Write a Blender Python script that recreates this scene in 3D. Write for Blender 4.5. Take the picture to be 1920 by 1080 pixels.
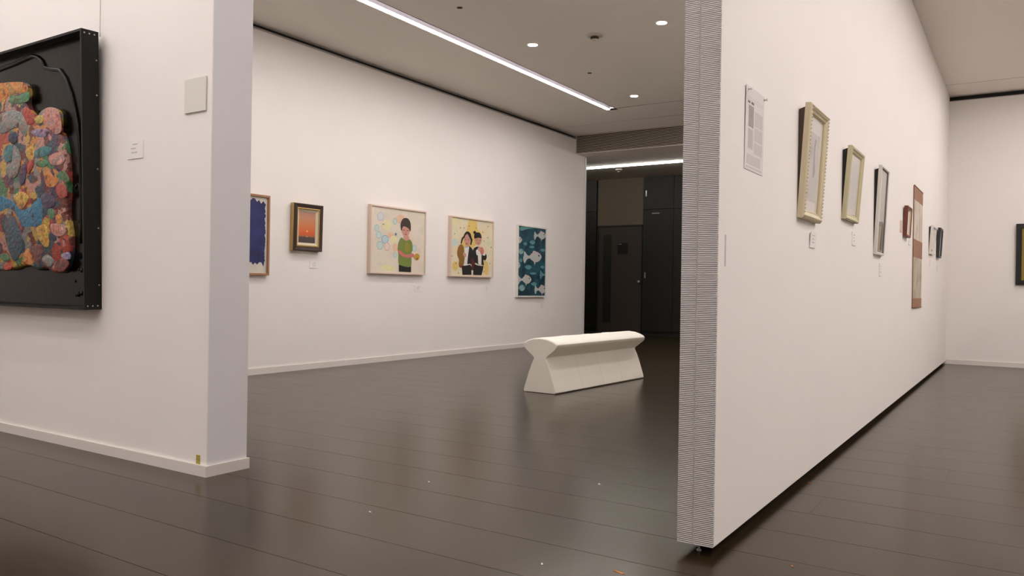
import bpy, bmesh, math, random
from mathutils import Matrix, Vector

random.seed(7)
scene = bpy.context.scene
col = scene.collection
for o in list(bpy.data.objects):
    bpy.data.objects.remove(o)

# ------------------------------------------------------------------ camera
# x runs along the hanging partition, y along the left wall, z is up; metres
EYE = 0.85
YAW, PITCH, ROLL = 0.574170, 0.000886, 0.0154185
FOCAL_PX = 1492.81
cam_data = bpy.data.cameras.new('camera')
cam = bpy.data.objects.new('camera', cam_data)
col.objects.link(cam)
cam_data.sensor_fit = 'HORIZONTAL'
cam_data.sensor_width = 36.0
cam_data.lens = 36.0 * FOCAL_PX / 1920.0
cam_data.clip_start = 0.05
cam_data.clip_end = 100
sy, cy_ = math.sin(YAW), math.cos(YAW)
base = Matrix(((sy, -cy_, 0), (0, 0, -1), (cy_, sy, 0)))
cp, sp = math.cos(PITCH), math.sin(PITCH)
cr, sr = math.cos(ROLL), math.sin(ROLL)
look = Matrix(((cr, -sr, 0), (sr, cr, 0), (0, 0, 1))) @ Matrix(((1, 0, 0), (0, cp, -sp), (0, sp, cp))) @ base
rows = (look[0], -look[1], -look[2])
cam.matrix_world = Matrix.Translation((0, 0, EYE)) @ Matrix(rows).transposed().to_4x4()
scene.camera = cam

# ------------------------------------------------------------------ world, exposure
world = bpy.data.worlds.new('world')
scene.world = world
world.use_nodes = True
world.node_tree.nodes['Background'].inputs[0].default_value = (0.02, 0.02, 0.022, 1)
world.node_tree.nodes['Background'].inputs[1].default_value = 1.0
scene.view_settings.view_transform = 'Standard'
scene.view_settings.look = 'None'
scene.view_settings.gamma = 1.0
scene.view_settings.use_curve_mapping = False
scene.view_settings.exposure = 0.0

STRIP_POWER = 58.0          # radiance of the lit ceiling strips
STRIP_COLOUR = (1.0, 0.935, 0.915)
CORRIDOR_POWER = 26.0
SPOT_POWER = 540.0

# ------------------------------------------------------------------ main measures
CEIL = 3.26
LEFT_X0, LEFT_X1, LEFT_END = 2.205, 2.42, 3.005
BACK_Y, BACK_END = 6.02, 11.47
PART_Y0, PART_Y1, PART_X0, PART_Z0 = 0.825, 0.947, 2.473, 0.032
RIGHT_X = 11.05
GRILLE_X, SOFFIT_Z = 11.10, 2.97
FAR_X = 14.0

# ------------------------------------------------------------------ materials
def srgb(r, g, b):
    f = lambda c: (c / 255 / 12.92) if c / 255 <= 0.04045 else ((c / 255 + 0.055) / 1.055) ** 2.4
    return (f(r), f(g), f(b), 1.0)

MATS = {}

def mat(name, colour, rough=0.6, noise=0.0, scale=20.0, bump=0.0, bump_scale=200.0, metal=0.0, spec=0.5, stretch=None):
    """plain procedural material: base colour with noise variation and fine relief"""
    m = bpy.data.materials.new(name)
    m.use_nodes = True
    nt = m.node_tree
    b = nt.nodes['Principled BSDF']
    b.inputs['Base Color'].default_value = colour
    b.inputs['Roughness'].default_value = rough
    b.inputs['Metallic'].default_value = metal
    b.inputs['Specular IOR Level'].default_value = spec
    if noise or bump:
        tc = nt.nodes.new('ShaderNodeTexCoord')
        src = tc.outputs['Object']
        if stretch:
            mp = nt.nodes.new('ShaderNodeMapping')
            mp.inputs['Scale'].default_value = stretch
            nt.links.new(src, mp.inputs[0])
            src = mp.outputs[0]
    if noise:
        n = nt.nodes.new('ShaderNodeTexNoise')
        n.inputs['Scale'].default_value = scale
        n.inputs['Detail'].default_value = 5
        nt.links.new(src, n.inputs['Vector'])
        mx = nt.nodes.new('ShaderNodeMix')
        mx.data_type = 'RGBA'
        lo = [c * (1 - noise) for c in colour[:3]] + [1]
        hi = [min(1, c * (1 + noise)) for c in colour[:3]] + [1]
        mx.inputs[6].default_value = lo
        mx.inputs[7].default_value = hi
        nt.links.new(n.outputs['Fac'], mx.inputs[0])
        nt.links.new(mx.outputs[2], b.inputs['Base Color'])
    if bump:
        n2 = nt.nodes.new('ShaderNodeTexNoise')
        n2.inputs['Scale'].default_value = bump_scale
        n2.inputs['Detail'].default_value = 3
        nt.links.new(src, n2.inputs['Vector'])
        bp = nt.nodes.new('ShaderNodeBump')
        bp.inputs['Strength'].default_value = bump
        bp.inputs['Distance'].default_value = 0.004
        nt.links.new(n2.outputs['Fac'], bp.inputs['Height'])
        nt.links.new(bp.outputs[0], b.inputs['Normal'])
    MATS[name] = m
    return m

def emit(name, colour, power):
    m = bpy.data.materials.new(name)
    m.use_nodes = True
    nt = m.node_tree
    nt.nodes.remove(nt.nodes['Principled BSDF'])
    e = nt.nodes.new('ShaderNodeEmission')
    e.inputs[0].default_value = (*colour, 1)
    e.inputs[1].default_value = power
    nt.links.new(e.outputs[0], nt.nodes['Material Output'].inputs[0])
    MATS[name] = m
    return m

def ramp_mat(name, stops, axis=2, size=1.0, rough=0.6, wobble=0.03, scale=8.0, grain=0.0):
    """painted canvas: colour bands along one local axis, broken up by noise"""
    m = bpy.data.materials.new(name)
    m.use_nodes = True
    nt = m.node_tree
    b = nt.nodes['Principled BSDF']
    b.inputs['Roughness'].default_value = rough
    tc = nt.nodes.new('ShaderNodeTexCoord')
    sep = nt.nodes.new('ShaderNodeSeparateXYZ')
    nt.links.new(tc.outputs['Object'], sep.inputs[0])
    dv = nt.nodes.new('ShaderNodeMath'); dv.operation = 'DIVIDE'
    nt.links.new(sep.outputs[axis], dv.inputs[0]); dv.inputs[1].default_value = size
    n = nt.nodes.new('ShaderNodeTexNoise')
    n.inputs['Scale'].default_value = scale
    n.inputs['Detail'].default_value = 6
    nt.links.new(tc.outputs['Object'], n.inputs['Vector'])
    ma = nt.nodes.new('ShaderNodeMath'); ma.operation = 'MULTIPLY_ADD'
    nt.links.new(n.outputs['Fac'], ma.inputs[0])
    ma.inputs[1].default_value = wobble * 2
    ad = nt.nodes.new('ShaderNodeMath'); ad.operation = 'SUBTRACT'
    nt.links.new(dv.outputs[0], ad.inputs[0]); ad.inputs[1].default_value = wobble
    nt.links.new(ad.outputs[0], ma.inputs[2])
    r = nt.nodes.new('ShaderNodeValToRGB')
    while len(r.color_ramp.elements) < len(stops):
        r.color_ramp.elements.new(0.5)
    for e, (p, c) in zip(r.color_ramp.elements, stops):
        e.position = p
        e.color = c
    nt.links.new(ma.outputs[0], r.inputs[0])
    nt.links.new(r.outputs[0], b.inputs['Base Color'])
    MATS[name] = m
    return m

def blotch_mat(name, colours, scale=4.0, rough=0.6, detail=5.0, voronoi=False, bump=0.0):
    """blotchy multi-colour surface from noise or cells"""
    m = bpy.data.materials.new(name)
    m.use_nodes = True
    nt = m.node_tree
    b = nt.nodes['Principled BSDF']
    b.inputs['Roughness'].default_value = rough
    tc = nt.nodes.new('ShaderNodeTexCoord')
    r = nt.nodes.new('ShaderNodeValToRGB')
    while len(r.color_ramp.elements) < len(colours):
        r.color_ramp.elements.new(0.5)
    for i, c in enumerate(colours):
        r.color_ramp.elements[i].position = (i / len(colours)) if voronoi else 0.3 + 0.4 * i / max(1, len(colours) - 1)
        r.color_ramp.elements[i].color = c
    if voronoi:
        r.color_ramp.interpolation = 'CONSTANT'
        n0 = nt.nodes.new('ShaderNodeTexNoise'); n0.inputs['Scale'].default_value = 9; n0.inputs['Detail'].default_value = 3
        nt.links.new(tc.outputs['Object'], n0.inputs['Vector'])
        mxv = nt.nodes.new('ShaderNodeMix'); mxv.data_type = 'VECTOR'; mxv.inputs[0].default_value = 0.20
        nt.links.new(tc.outputs['Object'], mxv.inputs[4]); nt.links.new(n0.outputs['Color'], mxv.inputs[5])
        v = nt.nodes.new('ShaderNodeTexVoronoi'); v.inputs['Scale'].default_value = scale
        nt.links.new(mxv.outputs[1], v.inputs['Vector'])
        s = nt.nodes.new('ShaderNodeSeparateColor')
        nt.links.new(v.outputs['Color'], s.inputs[0])
        nt.links.new(s.outputs[0], r.inputs[0])
    else:
        n = nt.nodes.new('ShaderNodeTexNoise'); n.inputs['Scale'].default_value = scale; n.inputs['Detail'].default_value = detail
        nt.links.new(tc.outputs['Object'], n.inputs['Vector'])
        nt.links.new(n.outputs['Fac'], r.inputs[0])
    nt.links.new(r.outputs[0], b.inputs['Base Color'])
    if bump:
        n2 = nt.nodes.new('ShaderNodeTexNoise'); n2.inputs['Scale'].default_value = 45; n2.inputs['Detail'].default_value = 4
        nt.links.new(tc.outputs['Object'], n2.inputs['Vector'])
        bp = nt.nodes.new('ShaderNodeBump'); bp.inputs['Strength'].default_value = bump; bp.inputs['Distance'].default_value = 0.02
        nt.links.new(n2.outputs['Fac'], bp.inputs['Height']); nt.links.new(bp.outputs[0], b.inputs['Normal'])
    MATS[name] = m
    return m

WALL = srgb(242, 236, 231)
mat('wall_paint', WALL, 0.85, 0.02, 3.0, 0.12, 160.0)
mat('end_shade_paint', srgb(232, 230, 233), 0.85, 0.025, 4.0, 0.12, 160.0)  # wall paint with the end face's cool shade put into its colour
mat('skirting_paint', srgb(228, 221, 214), 0.55, 0.03, 6.0)
mat('ceiling_paint', srgb(240, 234, 226), 0.9, 0.012, 2.0, 0.05, 120.0)
mat('recess_black', srgb(22, 21, 19), 0.7, 0.1, 30)
mat('channel_grey', srgb(200, 196, 200), 0.6, 0.02, 10)
mat('aluminium', srgb(190, 186, 184), 0.4, 0.05, 40, metal=0.8)
mat('joint_grey', srgb(184, 179, 178), 0.8, 0.15, 8)
mat('gap_dark', srgb(52, 46, 42), 0.8, 0.1, 30)
mat('trim_white', srgb(232, 226, 222), 0.5, 0.02, 10)

def ribbed(name, colour):
    m = mat(name, colour, 0.8, 0.05, 7.0)
    nt = m.node_tree
    b = nt.nodes['Principled BSDF']
    tc = nt.nodes.new('ShaderNodeTexCoord')
    w = nt.nodes.new('ShaderNodeTexWave')
    w.bands_direction = 'Z'
    w.inputs['Scale'].default_value = 52.0
    w.inputs['Distortion'].default_value = 0.4
    nt.links.new(tc.outputs['Object'], w.inputs['Vector'])
    bp = nt.nodes.new('ShaderNodeBump')
    bp.inputs['Strength'].default_value = 0.8
    bp.inputs['Distance'].default_value = 0.003
    nt.links.new(w.outputs['Fac'], bp.inputs['Height'])
    nt.links.new(bp.outputs[0], b.inputs['Normal'])
    return m
ribbed('ribbed_vinyl', srgb(200, 195, 194))

def floor_material():
    m = bpy.data.materials.new('dark_floorboard')
    m.use_nodes = True
    nt = m.node_tree
    b = nt.nodes['Principled BSDF']
    tc = nt.nodes.new('ShaderNodeTexCoord')
    mp = nt.nodes.new('ShaderNodeMapping')
    mp.inputs['Scale'].default_value = (26, 1.4, 26)
    nt.links.new(tc.outputs['Object'], mp.inputs[0])
    g = nt.nodes.new('ShaderNodeTexNoise')
    g.inputs['Scale'].default_value = 1.0
    g.inputs['Detail'].default_value = 7
    nt.links.new(mp.outputs[0], g.inputs['Vector'])
    oi = nt.nodes.new('ShaderNodeObjectInfo')
    mixf = nt.nodes.new('ShaderNodeMath'); mixf.operation = 'MULTIPLY_ADD'
    nt.links.new(oi.outputs['Random'], mixf.inputs[0]); mixf.inputs[1].default_value = 0.30
    sub = nt.nodes.new('ShaderNodeMath'); sub.operation = 'SUBTRACT'
    nt.links.new(g.outputs['Fac'], sub.inputs[0]); sub.inputs[1].default_value = 0.15
    nt.links.new(sub.outputs[0], mixf.inputs[2])
    r = nt.nodes.new('ShaderNodeValToRGB')
    r.color_ramp.elements[0].position = 0.25
    r.color_ramp.elements[0].color = FLOOR_LO
    r.color_ramp.elements[1].position = 0.8
    r.color_ramp.elements[1].color = FLOOR_HI
    nt.links.new(mixf.outputs[0], r.inputs[0])
    nt.links.new(r.outputs[0], b.inputs['Base Color'])
    # scuffs change the gloss
    n2 = nt.nodes.new('ShaderNodeTexNoise'); n2.inputs['Scale'].default_value = 2.2; n2.inputs['Detail'].default_value = 6
    nt.links.new(tc.outputs['Object'], n2.inputs['Vector'])
    mr = nt.nodes.new('ShaderNodeMapRange')
    mr.inputs['To Min'].default_value = FLOOR_ROUGH - 0.02
    mr.inputs['To Max'].default_value = FLOOR_ROUGH + 0.03
    nt.links.new(n2.outputs['Fac'], mr.inputs[0])
    nt.links.new(mr.outputs[0], b.inputs['Roughness'])
    bp = nt.nodes.new('ShaderNodeBump')
    bp.inputs['Strength'].default_value = 0.02
    bp.inputs['Distance'].default_value = 0.002
    nt.links.new(g.outputs['Fac'], bp.inputs['Height'])
    nt.links.new(bp.outputs[0], b.inputs['Normal'])
    b.inputs['Specular IOR Level'].default_value = 0.36
    b.inputs['Specular Tint'].default_value = (1.0, 0.86, 0.62, 1)
    MATS['floorboard'] = m
FLOOR_LO, FLOOR_HI, FLOOR_ROUGH = srgb(40, 31, 19), srgb(54, 43, 27), 0.22
floor_material()

# ------------------------------------------------------------------ builders
def link(name, me, material=None, parent=None):
    if material is not None and not me.materials:
        me.materials.append(MATS[material] if isinstance(material, str) else material)
    o = bpy.data.objects.new(name, me)
    col.objects.link(o)
    if parent:
        o.parent = parent
    return o

def mesh(name, verts, faces, material, parent=None, smooth=False):
    me = bpy.data.meshes.new(name)
    me.from_pydata([tuple(v) for v in verts], [], faces)
    bm = bmesh.new(); bm.from_mesh(me)
    bmesh.ops.recalc_face_normals(bm, faces=bm.faces)
    bm.to_mesh(me); bm.free()
    if smooth:
        for p in me.polygons:
            p.use_smooth = True
    return link(name, me, material, parent)

CUBE_F = [(0, 3, 2, 1), (4, 5, 6, 7), (0, 1, 5, 4), (1, 2, 6, 5), (2, 3, 7, 6), (3, 0, 4, 7)]

def box_data(x0, x1, y0, y1, z0, z1):
    return [(x0, y0, z0), (x1, y0, z0), (x1, y1, z0), (x0, y1, z0), (x0, y0, z1), (x1, y0, z1), (x1, y1, z1), (x0, y1, z1)]

def box(name, x0, x1, y0, y1, z0, z1, material, parent=None, bevel=0.0):
    o = mesh(name, box_data(x0, x1, y0, y1, z0, z1), CUBE_F, material, parent)
    if bevel:
        bm = bmesh.new(); bm.from_mesh(o.data)
        bmesh.ops.bevel(bm, geom=bm.edges[:], offset=bevel, segments=2, affect='EDGES', profile=0.5)
        bm.to_mesh(o.data); bm.free()
    return o

def boxes(name, lst, material, parent=None):
    v, f = [], []
    for b in lst:
        n = len(v)
        v += box_data(*b)
        f += [tuple(i + n for i in q) for q in CUBE_F]
    return mesh(name, v, f, material, parent)

def lathe(name, profile, material, parent=None, segs=24, origin=(0, 0, 0), smooth=True):
    """profile: (radius, z) from one end to the other, closed with caps"""
    v, f = [], []
    ox, oy, oz = origin
    for r, z in profile:
        for k in range(segs):
            t = 2 * math.pi * k / segs
            v.append((ox + r * math.cos(t), oy + r * math.sin(t), oz + z))
    n = len(profile)
    for i in range(n - 1):
        for k in range(segs):
            a, b = i * segs + k, i * segs + (k + 1) % segs
            f.append((a, b, b + segs, a + segs))
    f.append(tuple(range(segs)))
    f.append(tuple(range((n - 1) * segs, n * segs)))
    o = mesh(name, v, f, material, parent)
    if smooth:
        for p in o.data.polygons:
            p.use_smooth = len(p.vertices) == 4
    return o

def tube(name, pts, radius, material, parent=None, segs=8):
    v, f = [], []
    pts = [Vector(p) for p in pts]
    for i, p in enumerate(pts):
        d = (pts[min(i + 1, len(pts) - 1)] - pts[max(i - 1, 0)]).normalized()
        s = d.orthogonal().normalized() if i == 0 else (s - d * s.dot(d)).normalized()
        u = d.cross(s)
        for k in range(segs):
            t = 2 * math.pi * k / segs
            v.append(p + radius * (math.cos(t) * s + math.sin(t) * u))
    for i in range(len(pts) - 1):
        for k in range(segs):
            a, b = i * segs + k, i * segs + (k + 1) % segs
            f.append((a, b, b + segs, a + segs))
    f += [tuple(range(segs)), tuple(range((len(pts) - 1) * segs, len(pts) * segs))]
    return mesh(name, v, f, material, parent, True)

def tag(o, label=None, cat=None, group=None, kind=None):
    if label: o['label'] = label
    if cat: o['category'] = cat
    if group: o['group'] = group
    if kind: o['kind'] = kind
    return o

def struct(o, label=None):
    o['kind'] = 'structure'
    if label:
        o['label'] = label
    return o

def thing(name, label, cat, loc=(0, 0, 0), rz=0.0, rx=0.0, group=None):
    o = bpy.data.objects.new(name, None)
    o.empty_display_size = 0.1
    col.objects.link(o)
    o.location = loc
    o.rotation_euler = (rx, 0, rz)
    return tag(o, label, cat, group)

def smooth_loop(pts, n=4):
    out = []
    m = len(pts)
    for i in range(m):
        p0, p1, p2, p3 = (Vector(pts[(i + k) % m]) for k in (-1, 0, 1, 2))
        for k in range(n):
            t = k / n
            out.append(0.5 * ((2 * p1) + (p2 - p0) * t + (2 * p0 - 5 * p1 + 4 * p2 - p3) * t * t + (3 * p1 - p0 - 3 * p2 + p3) * t ** 3))
    return out

def frame_ring(name, w, h, profile, material, parent):
    """mitred picture frame; profile is a closed loop of (inset from outer edge, height off the wall)"""
    v, f = [], []
    for i, o in profile:
        v += [(-w / 2 + i, -o, i), (w / 2 - i, -o, i), (w / 2 - i, -o, h - i), (-w / 2 + i, -o, h - i)]
    n = len(profile)
    for j in range(n):
        for k in range(4):
            a, b = j * 4 + k, j * 4 + (k + 1) % 4
            c, d = ((j + 1) % n) * 4 + (k + 1) % 4, ((j + 1) % n) * 4 + k
            f.append((a, b, c, d))
    return mesh(name, v, f, material, parent)

def painted(name, shapes, x0, x1, z0, z1, y, parent, step=0.0001):
    """flat painted figures laid on a canvas: one mesh, one material per colour"""
    me = bpy.data.meshes.new(name)
    used = []
    v, f, mi = [], [], []
    for k, s in enumerate(shapes):
        c, sm, pts = s[0], s[1], s[2]
        if c not in used:
            used.append(c)
        lay = y - step * (k + 1)
        def put(p):
            return (x0 + (x1 - x0) * min(1, max(0, p[0])), lay, z0 + (z1 - z0) * min(1, max(0, p[1])))
        n = len(v)
        if sm == 2:
            inner = s[3]
            m = len(pts)
            v += [put(p) for p in pts] + [put(p) for p in inner]
            for i in range(m):
                f.append((n + i, n + (i + 1) % m, n + m + (i + 1) % m, n + m + i))
                mi.append(used.index(c))
        else:
            if sm == 1 and len(pts) < 20:
                pts = smooth_loop(pts, 3)
            loop = []
            for p in pts:
                q = put(p)
                if not loop or (Vector(q) - Vector(loop[-1])).length > 1e-5:
                    loop.append(q)
            if len(loop) > 2 and (Vector(loop[0]) - Vector(loop[-1])).length < 1e-5:
                loop.pop()
            if len(loop) < 3:
                continue
            v += loop
            f.append(tuple(range(n, n + len(loop))))
            mi.append(used.index(c))
    me.from_pydata(v, [], f)
    for c in used:
        me.materials.append(MATS[c])
    for p, i in zip(me.polygons, mi):
        p.material_index = i
    return link(name, me, None, parent)

def puffy(name, pts, y_back, height, inset, material, parent):
    """pillow-edged relief slab with the given outline in the local x,z plane, raised towards -y"""
    loop = smooth_loop(pts, 3)
    area = sum(loop[i].x * loop[(i + 1) % len(loop)].y - loop[(i + 1) % len(loop)].x * loop[i].y for i in range(len(loop)))
    if area < 0:
        loop.reverse()
    m = len(loop)
    nrm = []
    for i in range(m):
        d = loop[(i + 1) % m] - loop[i - 1]
        nrm.append(Vector((-d.y, d.x)).normalized())
    v, f = [], []
    for ins, hh in ((0, 0), (0, height * 0.55), (inset * 0.3, height * 0.85), (inset, height)):
        for i in range(m):
            p = loop[i] + nrm[i] * ins
            v.append((p.x, y_back - hh, p.y))
    for r in range(3):
        for i in range(m):
            a, b = r * m + i, r * m + (i + 1) % m
            f.append((a, b, b + m, a + m))
    f.append(tuple(range(3 * m, 4 * m)))
    return mesh(name, v, f, material, parent, True)

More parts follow.
